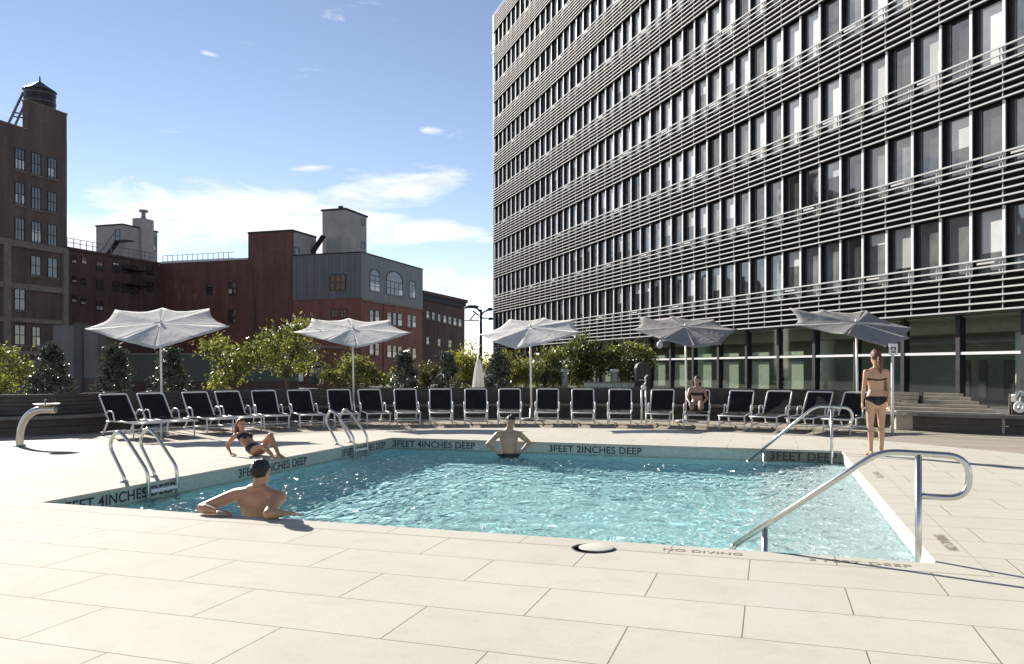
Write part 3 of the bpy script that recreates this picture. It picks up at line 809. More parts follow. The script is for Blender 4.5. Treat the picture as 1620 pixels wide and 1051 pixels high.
# ------------------------------------------------------------------ brick buildings beyond the terrace (aligned with the pool axes)
UA = R(-18.0)
def block(name, label, corner):
    return thing(name, label, "building", (corner.x, corner.y, 0), UA)
def span_part(root, name, mat, lo, hi):
    mb = MB(); mb.span(lo, hi); return mb.build(name, mat, root)
def local(root, p):
    q = Matrix.Rotation(-UA, 4, "Z") @ (Vector(p) - Vector((root.location.x, root.location.y, 0)))
    return q
def on_face(root, px, py, face, val):
    """where the photograph's pixel meets the face x = val ('R') or y = val ('F') of a block, in its own axes"""
    o = local(root, (0, 0, CAMH)); d = local(root, ((px - 810) / FPX, 1, CAMH - (py - HORIZ) / FPX)) - o
    t = ((val - o.x) / d.x) if face == "R" else ((val - o.y) / d.y)
    return o + d * t
def win(root, face, val, a0, a1, z0, z1, cols=2, rows=2, arch=False, sill=None, bright=0.0, rg=random.Random(3)):
    """one window on the face: dark frame with bars, pane as sub-part, pale sill"""
    if a0 > a1: a0, a1 = a1, a0
    w, h = a1 - a0, z1 - z0
    def P(a, dpt, z): return (val + dpt, a, z) if face == "R" else (a, val - dpt, z)
    mf = MB()
    def bx(aa, ab, za, zb, d0=-.02, d1=.05):
        p, q = P(aa, d0, za), P(ab, d1, zb)
        mf.span([min(x, y) for x, y in zip(p, q)], [max(x, y) for x, y in zip(p, q)])
    f = min(.07, w * .09)
    bx(a0, a0 + f, z0, z1); bx(a1 - f, a1, z0, z1); bx(a0 + f, a1 - f, z0, z0 + f); bx(a0 + f, a1 - f, z1 - f, z1)
    for c in range(1, cols):
        x = a0 + w * c / cols; bx(x - f * .35, x + f * .35, z0 + f, z1 - f, -.01, .04)
    for r_ in range(1, rows):
        z = z0 + h * r_ / rows; bx(a0 + f, a1 - f, z - f * .45, z + f * .45, -.012, .045)
    if arch:
        n = 10; pts = []
        for i in range(n + 1):
            th = math.pi * i / n; pts.append(P((a0 + a1) / 2 + math.cos(th) * w / 2, .03, z1 + math.sin(th) * w * .28))
        mf.tube(pts, f * .7, 6)
    fr = mf.build("window", M["dark_metal"], root)
    mp = MB(); vs = [P(a0 + f * .5, .012, z0 + f * .5), P(a1 - f * .5, .012, z0 + f * .5), P(a1 - f * .5, .012, z1 - f * .5), P(a0 + f * .5, .012, z1 - f * .5)]
    mat_i = 0
    mp.add(vs, [(0, 1, 2, 3)], mat_i)
    if arch:
        top = [P((a0 + a1) / 2 + math.cos(math.pi * i / 10) * w / 2, .012, z1 + math.sin(math.pi * i / 10) * w * .28) for i in range(11)]
        mp.add(top, [list(range(11))], mat_i)
    if rg.random() < bright:
        zb = z0 + h * rg.uniform(.0, .1); zt_ = z0 + h * rg.uniform(.4, .6); q = w / cols
        for c in range(cols):
            if rg.random() < .8:
                aa, ab = a0 + q * c + f * .8, a0 + q * (c + 1) - f * .8
                mp.add([P(aa, .02, zb + f), P(ab, .02, zb + f), P(ab, .02, zt_), P(aa, .02, zt_)], [(0, 1, 2, 3)], 1)
    mp.build("pane", [M["pane_dark"], M["pane_pale"]], fr)
    if sill is not None:
        ms = MB(); p, q = P(a0 - .08, -.02, z0 - .13), P(a1 + .08, .10, z0 - .004)
        ms.span([min(x, y) for x, y in zip(p, q)], [max(x, y) for x, y in zip(p, q)]); ms.build("sill", sill, fr)
    return fr
def win_px(root, face, val, x0, y0, x1, y1, **kw):
    """window measured between two corners in the photograph (y taken at the mid column)"""
    xm = (x0 + x1) / 2
    a = on_face(root, x0, y0, face, val); b = on_face(root, x1, y0, face, val)
    t = on_face(root, xm, y0, face, val).z; u = on_face(root, xm, y1, face, val).z
    ca, cb = (a.y, b.y) if face == "R" else (a.x, b.x)
    return win(root, face, val, ca, cb, u, t, **kw)

# --- A: brown brick loft with water tank, far left
cA = at(106, 582, 75.0); A = block("brick_loft_building", "tall brown brick loft building with stepped parapet and pale stone grid below", cA)
zA1 = on_face(A, 106, 182, "R", 0).z; zA0 = on_face(A, 43, 206, "R", 0).z; yT = on_face(A, 43, 206, "R", 0).y
span_part(A, "wall", M["brick_brown"], (-22, -26, -.02), (0, 0, zA0))
span_part(A, "parapet_wall", M["brick_brown"], (-.55, yT, zA0 - .01), (-.01, -.01, zA1))
span_part(A, "parapet_coping", M["limestone"], (-.45, -26, zA0), (.06, yT - .02, zA0 + .12))
span_part(A, "parapet_coping", M["limestone"], (-.62, yT - .05, zA1), (.05, .05, zA1 + .12))
for x0, x1, ys in ((23, 39, ((235, 270), (289, 325), (345, 381))), (49, 65, ((242, 277), (296, 332), (351, 385))), (75, 90, ((250, 283), (304, 336), (355, 390)))):
    for y0, y1 in ys: win_px(A, "R", 0, x0, y0, x1, y1, cols=3, rows=2, sill=M["limestone"], bright=.45)
for x0, x1, ys in ((48, 65, ((405, 436),)), (75, 91, ((408, 440),)), (22, 40, ((455, 491), (514, 546))), (50, 64, ((517, 548),))):
    for y0, y1 in ys: win_px(A, "R", 0, x0, y0, x1, y1, cols=2, rows=2, sill=M["limestone"], bright=.4)
for y0, y1 in ((386, 396), (452, 461), (505, 512), (556, 562)):
    zt_, zb_ = on_face(A, 60, y0, "R", 0).z, on_face(A, 60, y1, "R", 0).z
    span_part(A, "stone_band", M["limestone"], (-.1, -26, zb_), (.16, -.02, zt_))
for x0, x1 in ((4, 15), (98, 106)):
    ya, yb = on_face(A, x0, 400, "R", 0).y, on_face(A, x1, 400, "R", 0).y
    span_part(A, "stone_pier", M["limestone"], (-.08, ya, -.02), (.22, yb, on_face(A, 60, 390, "R", 0).z))
# water tank on the stair tower
tp = on_face(A, 63, 178, "R", -3.2); tw = thing("water_tank", "dark round water tank with a conical cap on the brick loft roof", "water tank", (0, 0, 0))
wp_ = Matrix.Rotation(UA, 4, "Z") @ Vector((-3.2, tp.y, 0)) + Vector((cA.x, cA.y, 0)); tw.location = (wp_.x, wp_.y, zA0)
dist = wp_.y; rt = 22.5 / FPX * dist; ht = CAMH + (582 - 145) / FPX * dist - zA0; tb = CAMH + (582 - 182) / FPX * dist - zA0; hc = 16.0 / FPX * dist
mb = MB(); mb.lathe([(rt * .97, tb), (rt, (tb + ht) / 2), (rt * .98, ht)], (0, 0, 0), 20); mb.build("tank", M["black_paint"], tw)
mb = MB(); mb.lathe([(rt * 1.08, ht), (rt * .5, ht + hc * .55), (.08, ht + hc), (.05, ht + hc + .5)], (0, 0, 0), 20); mb.build("cap", M["dark_metal"], tw)
mb = MB()
for z in (tb + .25, (tb + ht) / 2, ht - .35): mb.tube([(rt * 1.0 * math.cos(t * .3142), rt * 1.0 * math.sin(t * .3142), z) for t in range(20)], .05, 6, closed=True)
mb.build("hoop", M["grey_metal"], tw)
mb = MB()
for t in range(4): mb.span((rt * .6 * math.cos(t * 1.571 + .6) - .12, rt * .6 * math.sin(t * 1.571 + .6) - .12, 0), (rt * .6 * math.cos(t * 1.571 + .6) + .12, rt * .6 * math.sin(t * 1.571 + .6) + .12, tb - .002))
mb.build("support", M["dark_metal"], tw)
# raking steel brace beside the tower
p0 = at(11, 196, 73.0); p1 = at(37, 146, 75.5); p2 = at(22, 178, 74.0); p3 = at(37, 181, 75.0)
ld = thing("roof_ladder", "thin steel ladder leaning from the loft parapet up to the water tank", "ladder", (p0.x, p0.y, zA0))
mb = MB(); q = lambda p: p - Vector((p0.x, p0.y, zA0))
mb.bar(q(p0) - Vector((0, 0, .3)), q(p1), .16, .16); mb.bar(q(p0) + Vector((.45, .3, -.3)), q(p1) + Vector((.3, .3, -.2)), .14, .14); mb.build("stringer", M["grey_metal"], ld)
mb = MB(); mb.bar(q(p2), q(p3), .12, .12); mb.bar(q(at(19, 184, 74)), q(at(38, 187, 75)), .12, .12); mb.build("brace", M["grey_metal"], ld)

# --- C: rust brick block with grey metal attic (centre left)
cC = at(572, 582, 95.0); Cb = block("brick_mill_building", "red brick building with grey metal clad top floor and arched attic windows", cC)
zr = on_face(Cb, 572, 400, "R", 0).z; zg = on_face(Cb, 572, 472, "R", 0).z
yE = on_face(Cb, 668, 430, "R", 0).y; xW = on_face(Cb, 463, 420, "F", 0).x; xW2 = on_face(Cb, 392, 400, "F", 0).x; xW3 = on_face(Cb, 252, 415, "F", 0).x
span_part(Cb, "wall", M["brick_rust"], (xW, 0, -.02), (-.02, yE, zg))
span_part(Cb, "attic", M["cladding"], (xW + .01, -.06, zg), (.06, yE + .05, zr))
span_part(Cb, "roof", M["roof_dark"], (xW, -.12, zr), (.12, yE + .1, zr + .14))
span_part(Cb, "corner_trim", M["grey_metal"], (-.10, -.12, zg), (.12, .12, zr - .01))
span_part(Cb, "belt_course", M["limestone"], (.0, 0.1, zg - .28), (.10, yE, zg - .005))
win_px(Cb, "F", -.06, 522, 434, 547, 460, cols=3, rows=2)
win_px(Cb, "R", .06, 585, 436, 601, 462, cols=2, rows=3, arch=True, bright=1)
win_px(Cb, "R", .06, 611, 446, 637, 468, cols=4, rows=2, arch=True, bright=1)
win_px(Cb, "R", .06, 647, 451, 657, 473, cols=2, rows=2, arch=True, bright=1)
for row, dy in ((490, 0), (542, 0)):
    for x0, x1, y0 in ((584, 591, row), (593, 600, row + 1), (612, 619, row + 4), (621, 627, row + 5), (629, 636, row + 6), (644, 650, row + 8), (652, 658, row + 9)):
        win_px(Cb, "R", 0, x0, y0, x1, y0 + 20, cols=1, rows=2, sill=M["limestone"], bright=.6)
win_px(Cb, "F", 0, 524, 489, 535, 503, cols=2, rows=2); win_px(Cb, "F", 0, 538, 489, 549, 503, cols=2, rows=2)
mb = MB(); yy = on_face(Cb, 606, 500, "R", 0).y; mb.tube([(.12, yy, 0), (.12, yy, zg - .3)], .10, 8); mb.build("downpipe", M["brick_rust"], Cb)
# stair bulkheads on its roof
def px_box(root, name, mat, xl, xc, xr, ytop, y_, ybot_z, label=None):
    """box whose near vertical edge measures at column xc, left face to xl, right face to xr"""
    c = at(xc, ytop, y_); lc = local(root, c)
    l = on_face(root, xl, ytop, "F", lc.y).x; r_ = on_face(root, xr, ytop, "R", lc.x).y
    return span_part(root, name, mat, (l, lc.y, ybot_z), (lc.x, r_, lc.z))
px_box(Cb, "bulkhead", M["stucco"], 510, 547, 580, 332, 106.0, zr + .14)
px_box(Cb, "bulkhead", M["stucco"], 516, 540, 549, 374, 103.0, zr + .141)
for xl, xc, xr in ((509, 547, 581),):
    c = local(Cb, at(547, 332, 106.0)); l = on_face(Cb, 509, 332, "F", c.y).x; r_ = on_face(Cb, 581, 332, "R", c.x).y
    span_part(Cb, "bulkhead_coping", M["roof_dark"], (l - .1, c.y - .1, c.z), (c.x + .1, r_ + .1, c.z + .25))
    span_part(Cb, "vent", M["roof_dark"], (c.x - 1.6, c.y + .8, c.z + .25), (c.x - 1.1, c.y + 1.3, c.z + .75))
for xq, yq in ((574, 352), (574, 388)):
    win_px(Cb, "R", local(Cb, at(547, 332, 106.0)).x, xq - 2.5, yq - 5, xq + 2.5, yq + 5, cols=1, rows=1)
p = local(Cb, at(500, 392, 102.0)); mb = MB(); zb_ = zr + .14
mb.bar((p.x - 1.2, p.y, zb_), (p.x + 1.1, p.y, zb_ + 3.0), .9, .2); mb.build("roof_stair", M["black_paint"], Cb)

# --- E: taller plain brick wall west of it and the lower wing
Ew = block("brick_party_wall_block", "plain dark red brick block with a tall blank wall beside the metal clad attic", cC + (Matrix.Rotation(UA, 4, "Z") @ Vector((xW, 0, 0))))
zE = on_face(Ew, 462, 366, "F", -.05).z
x39 = on_face(Ew, 393, 380, "F", -.05).x; y50 = on_face(Ew, 500, 380, "R", -.02).y
span_part(Ew, "wall", M["brick_red"], (x39, -.10, -.02), (-.02, y50, zE))
span_part(Ew, "flank", M["stucco"], (-.019, .25, zr + .15), (.02, y50, zE - .05))
span_part(Ew, "coping", M["roof_dark"], (x39 - .06, -.16, zE), (.06, y50 + .05, zE + .22))
mb = MB(); x41 = on_face(Ew, 404, 500, "F", -.1).x; mb.tube([(x41, -.16, 0), (x41, -.16, zE - 8)], .07, 8); mb.build("downpipe", M["brick_old"], Ew)
win_px(Ew, "R", .02, 466, 392, 473, 404, cols=1, rows=1)
Ww = block("low_brick_wing", "low russet brick wing with a pale sloping parapet between the taller blocks", Vector((Ew.location.x, Ew.location.y, 0)))
zW = on_face(Ww, 385, 411, "F", 0).z; x25 = on_face(Ww, 252, 414, "F", 0).x
span_part(Ww, "wall", M["brick_red"], (x25, 0, -.02), (x39 - .06, 9, zW))
span_part(Ww, "parapet", M["white_paint"], (x25, -.06, zW), (x39 - .07, .4, zW + .22))
win_px(Ww, "F", 0, 361, 446, 374, 467, cols=2, rows=2, bright=1); win_px(Ww, "F", 0, 326, 450, 336, 467, cols=2, rows=1)
win_px(Ww, "F", 0, 361, 490, 374, 512, cols=2, rows=2)
mb = MB()                                       # old patches in the brickwork
for x, y in ((278, 452), (290, 456), (284, 468), (308, 470)):
    p = on_face(Ww, x, y, "F", 0); mb.span((p.x - .25, -.03, p.z - .5), (p.x + .25, .01, p.z + .5))
mb.build("render_patch", M["brick_rust"], Ww)

# --- B: dark brick tenement filling the corner
inner = Ww.location + (Matrix.Rotation(UA, 4, "Z") @ Vector((x25, 0, 0)))
Bb = block("dark_brick_tenement", "dark maroon brick tenement in the shade behind the first umbrella", Vector((inner.x, inner.y, 0)))
zB = on_face(Bb, 150, 402, "R", 0).z; y10 = on_face(Bb, 96, 400, "R", 0).y
span_part(Bb, "wall", M["brick_dark"], (-20, y10, -.02), (-.02, -.02, zB))
span_part(Bb, "wall_return", M["brick_dark"], (-20, -.02, -.02), (.01, 12, zB - .05))
span_part(Bb, "cornice", M["brick_old"], (-.3, y10, zB), (.14, 0, zB + .3))
for x0, y0 in ((113, 406), (129, 407), (152, 414), (113, 437), (128, 440), (152, 443), (113, 468), (128, 472), (152, 477), (178, 416), (192, 418), (178, 446), (192, 448), (206, 420), (232, 420), (232, 446), (206, 450)):
    win_px(Bb, "R", 0, x0, y0, x0 + (8 if x0 < 140 else 11), y0 + (11 if x0 < 140 else 15), cols=2, rows=2, bright=.85 if x0 < 140 else .1)
mb = MB()                                       # fire-escape landings at the corner
for yq in (428, 452):
    p = on_face(Bb, 212, yq, "R", 0); mb.span((.02, p.y - 1.6, p.z - .08), (1.0, p.y + 1.4, p.z))
    mb.span((.96, p.y - 1.6, p.z + .9), (1.0, p.y + 1.4, p.z + .95))
    for i in range(8): mb.span((.965, p.y - 1.6 + i * .42, p.z), (.99, p.y - 1.56 + i * .42, p.z + .9))
mb.build("fire_escape", M["dark_metal"], Bb)
# penthouse with chimney on its roof and railings
ph = thing("penthouse", "pale stucco rooftop penthouse with a chimney on the dark tenement", "penthouse", (Bb.location.x, Bb.location.y, 0), UA)
px_box(ph, "wall", M["stucco"], 152, 194, 249, 356, 112.0, zB - 1.0)
lc = local(ph, at(194, 356, 112.0)); r249 = on_face(ph, 249, 356, "R", lc.x).y; l152 = on_face(ph, 152, 356, "F", lc.y).x
span_part(ph, "coping", M["roof_dark"], (l152 - .1, lc.y - .1, lc.z), (lc.x + .1, r249 + .1, lc.z + .2))
a, b = on_face(ph, 220, 350, "R", lc.x).y, on_face(ph, 239, 350, "R", lc.x).y
zc_ = on_face(ph, 229, 347, "R", lc.x).z
span_part(ph, "chimney", M["stucco"], (lc.x - 1.2, a, zB - .5), (lc.x + .5, b, zc_))
mb = MB(); mb.lathe([(.45, 0), (.3, .4), (.3, 1.0), (.62, 1.05), (.62, 1.35), (.3, 1.4)], (lc.x - .3, (a + b) / 2, zc_), 12); mb.build("flue", M["grey_metal"], ph)
win_px(ph, "F", lc.y, 182, 363, 190, 384, cols=1, rows=2)
win_px(ph, "R", lc.x, 241, 378, 246, 398, cols=1, rows=2, arch=True, bright=1)
p = on_face(ph, 170, 396, "F", lc.y - 1.2); mb = MB()
mb.bar((p.x - 2.2, lc.y - 1.0, zB + .2), (p.x + 1.6, lc.y - 1.0, zB + 4.2), .8, .15); mb.bar((p.x - 2.4, lc.y - 1.4, zB + 1.3), (p.x + 1.4, lc.y - 1.4, zB + 5.3), .06, .06)
mb.span((p.x + 1.4, lc.y - 1.5, zB + 4.1), (p.x + 3.6, lc.y - .1, zB + 4.25)); mb.build("outside_stair", M["black_paint"], ph)
def railing(root, name, pts, h, n, z):
    mb = MB(); P_ = [Vector((p[0], p[1], z)) for p in pts]
    for dz in (h, h * .55): mb.tube([p + Vector((0, 0, dz)) for p in P_], .035, 5)
    for i in range(len(P_) - 1):
        for k in range(n):
            q_ = P_[i].lerp(P_[i + 1], k / n); mb.span((q_.x - .03, q_.y - .03, z), (q_.x + .03, q_.y + .03, z + h))
    return mb.build(name, M["grey_metal"], root)
railing(Bb, "railing", [(-.4, y10 + .3), (-.4, -.3)], 1.1, 16, zB + .3)
railing(Ww, "railing", [(x25 - 3, 4.0), (x25 + (x39 - x25) * .62, 4.0)], 1.7, 14, zW)
mb = MB(); 
# --- D: far brown brick row
cD = cC + (Matrix.Rotation(UA, 4, "Z") @ Vector((-.3, yE + .15, 0)))
Db = block("brown_brick_row_building", "dark brown brick building with a heavy cornice, farthest along the side street", Vector((cD.x, cD.y, 0)))
zD = on_face(Db, 670, 466, "R", 0).z; yD = on_face(Db, 735, 478, "R", 0).y
span_part(Db, "wall", M["brick_old"], (-14, 0, -.02), (0, yD, zD))
span_part(Db, "cornice", M["brick_old"], (-.6, 0, zD), (.45, yD + .3, zD + .5)); span_part(Db, "cornice", M["roof_dark"], (-.3, 0, zD - .8), (.22, yD + .12, zD - .001))
for x, y in ((674, 492), (683, 494), (692, 497), (701, 499), (709, 501), (717, 503), (725, 505), (674, 533), (692, 536), (709, 538)):
    win_px(Db, "R", 0, x, y, x + 5, y + 12, cols=1, rows=2, sill=M["limestone"], bright=.8)
# low pale garage wall and boundary walls right behind the planting
gw = thing("boundary_wall", "grey tan boundary wall with posts behind the dark conical shrubs", "wall", (at(135, 582, 33.0).x, 33.0, 0))
w0, w1 = at(84, 515, 33.0), at(166, 515, 33.0); ox = gw.location.x; zz = w0.z
span_part(gw, "panel", M["tan_wall"], (w0.x - ox, 0, 1.0), (w1.x - ox, .25, zz)); span_part(gw, "plinth", M["brick_brown"], (w0.x - ox, -.03, -.03), (w1.x - ox, .28, 1.0))
for x in (126, 164): pw = at(x, 515, 33.0).x - ox; span_part(gw, "post", M["olive_wall"], (pw - .16, -.12, -.03), (pw + .16, .4, zz + .12))
lw = thing("low_wall", "low olive grey wall running behind the bushes left of the red brick block", "wall", (at(320, 582, 36.0).x, 36.0, 0))
ox = lw.location.x; a = at(167, 562, 36.0); b = at(470, 562, 36.0)
span_part(lw, "panel", M["olive_wall"], (a.x - ox, 0, .8), (b.x - ox, .3, a.z)); span_part(lw, "coping", M["tan_wall"], (a.x - ox, -.06, a.z), (b.x - ox, .36, a.z + .08)); span_part(lw, "plinth", M["brick_old"], (a.x - ox, -.04, -.03), (b.x - ox, .3, .8))
sf = block("red_shopfront", "small red brick shopfront with pale awning boards seen behind the umbrella pole", at(512, 582, 60.0))
span_part(sf, "wall", M["brick_red"], (-4.6, 0, -.02), (0, 3, 2.9)); span_part(sf, "coping", M["limestone"], (-4.7, -.1, 2.9), (.1, 3.1, 3.1))
for i in range(3): win(sf, "F", 0, -4.2 + 1.45 * i, -3.1 + 1.45 * i, .2, 1.45, cols=2, rows=1, bright=.7); 
mb = MB(); mb.span((-4.3, -.15, 1.6), (-.2, .0, 1.85)); mb.span((-4.3, -.1, 2.3), (-.2, .0, 2.45)); mb.build("sign_board", M["limestone"], sf)
# ------------------------------------------------------------------ loungers
def make_lounger():
    t = thing("sun_lounger", "", "sun lounger", (0, 0, 0), 0, "loungers in the curved row by the bench wall")
    w = .285; hz = .33; top = Vector((0, .50, .85)); ft = -1.30
    mb = MB()
    for s in (-1, 1):
        mb.tube([(s * w, .10, hz - .02), (s * w, -.6, hz), (s * w, ft, hz - .01), ], .016, 8)
        mb.tube([(s * w * .93, .42, .06), (s * w * .93, -.35, .13), (s * w * .93, ft + .16, .13)], .014, 6)
    mb.tube([(-w, ft, hz - .01), (w, ft, hz - .01), ], .016, 8)
    for y in (-.35, ft + .16): mb.tube([(-w * .93, y, .13), (w * .93, y, .13)], .013, 6)
    mb.build("frame", M["white_metal"], t, True)
    mb = MB()
    path = fillet([(-w, 0, hz + .01), (-w, top.y, top.z), (w, top.y, top.z), (w, 0, hz + .01)], .05, 4)
    mb.tube(path, .016, 8); bf = mb.build("backrest", M["white_metal"], t, True)
    mb = MB(); g = w - .025
    n = 6
    for y0, z0, y1, z1 in ((.012, hz + .035, top.y - .012, top.z - .03),):
        vs = []
        for i in range(n + 1):
            f = i / n; sag = .018 * math.sin(math.pi * f)
            p = Vector((0, y0 + (y1 - y0) * f + sag, z0 + (z1 - z0) * f - sag * .6))
            vs += [(-g, p.y, p.z), (g, p.y, p.z), (g, p.y + .012, p.z - .008), (-g, p.y + .012, p.z - .008)]
        fs = []
        for i in range(n):
            a = i * 4
            fs += [(a, a + 1, a + 5, a + 4), (a + 3, a + 7, a + 6, a + 2), (a, a + 4, a + 7, a + 3), (a + 1, a + 2, a + 6, a + 5)]
        fs += [(0, 3, 2, 1), (n * 4, n * 4 + 1, n * 4 + 2, n * 4 + 3)]
        mb.add(vs, fs)
    mb.build("sling", M["sling"], bf)
    mb = MB(); vs = []
    for i in range(n + 1):
        f = i / n; y = -.01 + (ft + .03) * f; sag = .02 * math.sin(math.pi * f)
        vs += [(-g, y, hz + .012 - sag), (g, y, hz + .012 - sag), (g, y, hz - sag), (-g, y, hz - sag)]
    fs = []
    for i in range(n):
        a = i * 4
        fs += [(a, a + 1, a + 5, a + 4), (a + 3, a + 7, a + 6, a + 2), (a, a + 4, a + 7, a + 3), (a + 1, a + 2, a + 6, a + 5)]
    fs += [(0, 3, 2, 1), (n * 4, n * 4 + 1, n * 4 + 2, n * 4 + 3)]
    mb.add(vs, fs); mb.build("seat", M["sling"], t)
    for s in (-1, 1):
        x = s * (w + .022)
        mb = MB(); mb.tube(fillet([(x, .10, hz + .10), (x, -.02, hz + .20), (x, -.26, hz + .185), (x, -.34, hz - .01)], .06, 4), .016, 7)
        mb.build("armrest", M["white_metal"], t, True)
        for y, y2 in ((ft + .16, ft + .14), (.05, .34)):
            mb = MB(); mb.tube([(s * w * .97, y, hz - .01), (s * w * .97, y2, .0)], .018, 8); mb.build("leg", M["white_metal"], t, True)
    return t
LXS = [176, 240, 304, 360, 415, 473, 533, 586, 641, 696, 752, 806, 866, 923, 983, 1046, 1105, 1173, 1236, 1298, 1358]
LTH = [50, 45, 40, 35, 30, 25, 20, 16, 12, 8, 4, 1, -2, -5, -9, -13, -17, -24, -31, -36, -40]
LZ = [17.0, 17.7, 18.4, 19.1, 19.7, 20.2, 20.6, 20.9, 21.1, 21.25, 21.3, 21.35, 21.3, 21.2, 21.0, 20.7, 20.3, 19.8, 19.3, 18.8, 18.3]
ORD = ["first", "second", "third", "fourth", "fifth", "sixth", "seventh", "eighth", "ninth", "tenth", "eleventh"]
LAB = ["white framed charcoal lounger at the drinking fountain end of the row",
       "charcoal sling lounger in front of the first umbrella pole, second from the fountain",
       "charcoal sling lounger just past the first umbrella, third from the fountain",
       "charcoal sling lounger behind the reclining woman, fourth from the fountain",
       "charcoal sling lounger, fifth in the row counted from the drinking fountain",
       "charcoal sling lounger, sixth in the row counted from the drinking fountain",
       "charcoal sling lounger behind the far pool ladder, just before the second umbrella pole",
       "charcoal sling lounger just past the second umbrella pole, eighth from the fountain",
       "charcoal sling lounger, ninth in the row counted from the drinking fountain",
       "charcoal sling lounger, tenth in the row counted from the drinking fountain",
       "charcoal sling lounger in the middle of the row, below the closed umbrella",
       "charcoal sling lounger directly behind the man standing in the pool",
       "charcoal sling lounger just past the third umbrella pole, facing straight out",
       "charcoal sling lounger, second past the third umbrella pole",
       "charcoal sling lounger beside the pair of white posts, on the fountain side",
       "charcoal sling lounger between the white posts and the fourth umbrella pole",
       "charcoal sling lounger on which a dark haired woman is sitting",
       "empty charcoal sling lounger beside the seated woman, past the fourth umbrella",
       "charcoal sling lounger, fourth from the building end of the row",
       "charcoal sling lounger seen behind the far pool handrail",
       "charcoal sling lounger at the building end, partly behind the standing woman"]
lounger0 = make_lounger(); lounger_at = []
GRP = "loungers in the curved row by the bench wall"
for i, (x, th, y) in enumerate(zip(LXS, LTH, LZ)):
    a = R(th); d = Vector((math.sin(a), -math.cos(a), 0))       # direction of the foot end
    tip = Vector(((x - 810) / FPX * y, y, 0)); loc = tip + d * .50
    rz = a + R(random.Random(i * 7 + 3).uniform(-2.5, 2.5)); loc = loc + Vector((random.Random(i).uniform(-.03, .03), random.Random(i + 50).uniform(-.06, .06), 0))
    if i == 0: o = lounger0; o.location = loc; o.rotation_euler = (0, 0, rz); o["label"] = LAB[0]
    else: o = dup(lounger0, loc, rz, LAB[i], GRP)
    lounger_at.append((loc, rz))

# ------------------------------------------------------------------ umbrellas
UMB = [  # pole column, depth, hub, corners L UL T UR R LR B LL, radius, plan offsets, label, fabric
    (254, 18.6, (254, 513), [(134, 520), (182, 490), (257, 487), (331, 488), (364, 516), (305, 534), (245, 552), (186, 537)], 1.72, None, "canvas", "pale tilted umbrella nearest the drinking fountain, above the first loungers"),
    (559, 21.4, (558, 521), [(464, 525), (493, 504), (551, 503.5), (615, 506), (652, 526), (613, 539), (566, 550), (515, 538)], 1.62, None, "canvas", "pale tilted umbrella in front of the red brick building with grey attic"),
    (837, 21.6, (839, 519), [(759, 529), (806, 505), (860, 502.5), (909, 505), (921, 525), (886, 537), (816, 552), (778, 541)], 1.55, None, "canvas", "pale umbrella leaning over the middle of the row, beside the street lamp"),
    (1085, 20.8, (1084.6, 518), [(1000, 521), (1012, 502), (1064, 500), (1129, 505), (1167, 521), (1142, 544), (1097, 550), (1046, 536)], 1.5, None, "canvas_shaded", "umbrella with shade-darkened canvas above the seated woman, in front of the lobby glass"),
    (1355, 18.7, (1355, 512), [(1258, 513), (1249, 487), (1300, 490), (1370, 491), (1443, 518), (1440, 535), (1401, 548), (1340, 529)], 1.55, [(-.25), .45, .95, 1.1, .5, -.2, -.95, -.95], "canvas_shaded", "umbrella with shade-darkened canvas behind the standing woman in the black bikini"),
]
STD = [0, .72, .86, .72, 0, -.72, -.84, -.72]
def canopy(root, y, hub, cors, rad, offs, mat):
    offs = offs or STD
    H = at(hub[0], hub[1], y); org = Vector((H.x, y, 0))
    C = [at(c[0], c[1], y + rad * o) for c, o in zip(cors, offs)]
    H = H + Vector((0, 0, .02))
    mb = MB(); nr, nt = 9, 9; rs = random.Random(int(hub[0]))
    vs = []; ids = {}
    for i in range(8):
        a, b = C[i], C[(i + 1) % 8]
        for ir in range(nr + 1):
            for it in range(nt + 1):
                r_, t = ir / nr, it / nt
                key = (i, ir, it if ir else 0)
                if key in ids: continue
                e = a.lerp(b, t); q = 4 * t * (1 - t)
                p = H.lerp(e, r_ * (1 - .085 * q * r_))
                p = p - Vector((0, 0, .055 * q * r_)) + Vector((0, 0, .014 * (noise.noise(p * 2.6) + .6 * noise.noise(p * 6)) * min(1, r_ * 2.5) * (.3 + q)))
                ids[key] = len(vs); vs.append(p)
    fs = []
    def K(i, ir, it): return ids[(i, ir, it if ir else 0)]
    for i in range(8):
        for ir in range(nr):
            for it in range(nt):
                q = [K(i, ir, it), K(i, ir + 1, it), K(i, ir + 1, it + 1), K(i, ir, it + 1)]
                q = [x for j, x in enumerate(q) if x not in q[:j]]
                fs.append(q)
    mb.add([p - org for p in vs], fs)
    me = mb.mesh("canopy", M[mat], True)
    o = bpy.data.objects.new("canopy", me); link(o, root)
    bm = bmesh.new(); bm.from_mesh(me); bmesh.ops.recalc_face_normals(bm, faces=bm.faces)
    if sum(f.normal.z for f in bm.faces) < 0: bmesh.ops.reverse_faces(bm, faces=bm.faces)
    bm.to_mesh(me); bm.free()
    sm = o.modifiers.new("thickness", "SOLIDIFY"); sm.thickness = .008; sm.offset = -1
    hb = H - org
    for c in C:
        e = c - org; m = MB(); dn = Vector((0, 0, -.045))
        m.tube([hb + dn * 1.4, hb.lerp(e, .5) + dn * 1.7, hb.lerp(e, .97) + dn * .6], .011, 5); m.build("rib", M["white_metal"], root)
    m = MB(); m.lathe([(.035, -.22), (.06, -.16), (.06, -.06), (.03, -.05)], hb, 12); m.build("hub", M["grey_metal"], root)
    m = MB(); m.lathe([(.0301, .012), (.05, .03), (.02, .075), (.005, .09)], hb, 10); m.build("finial", M["white_metal"], root)
    return hb
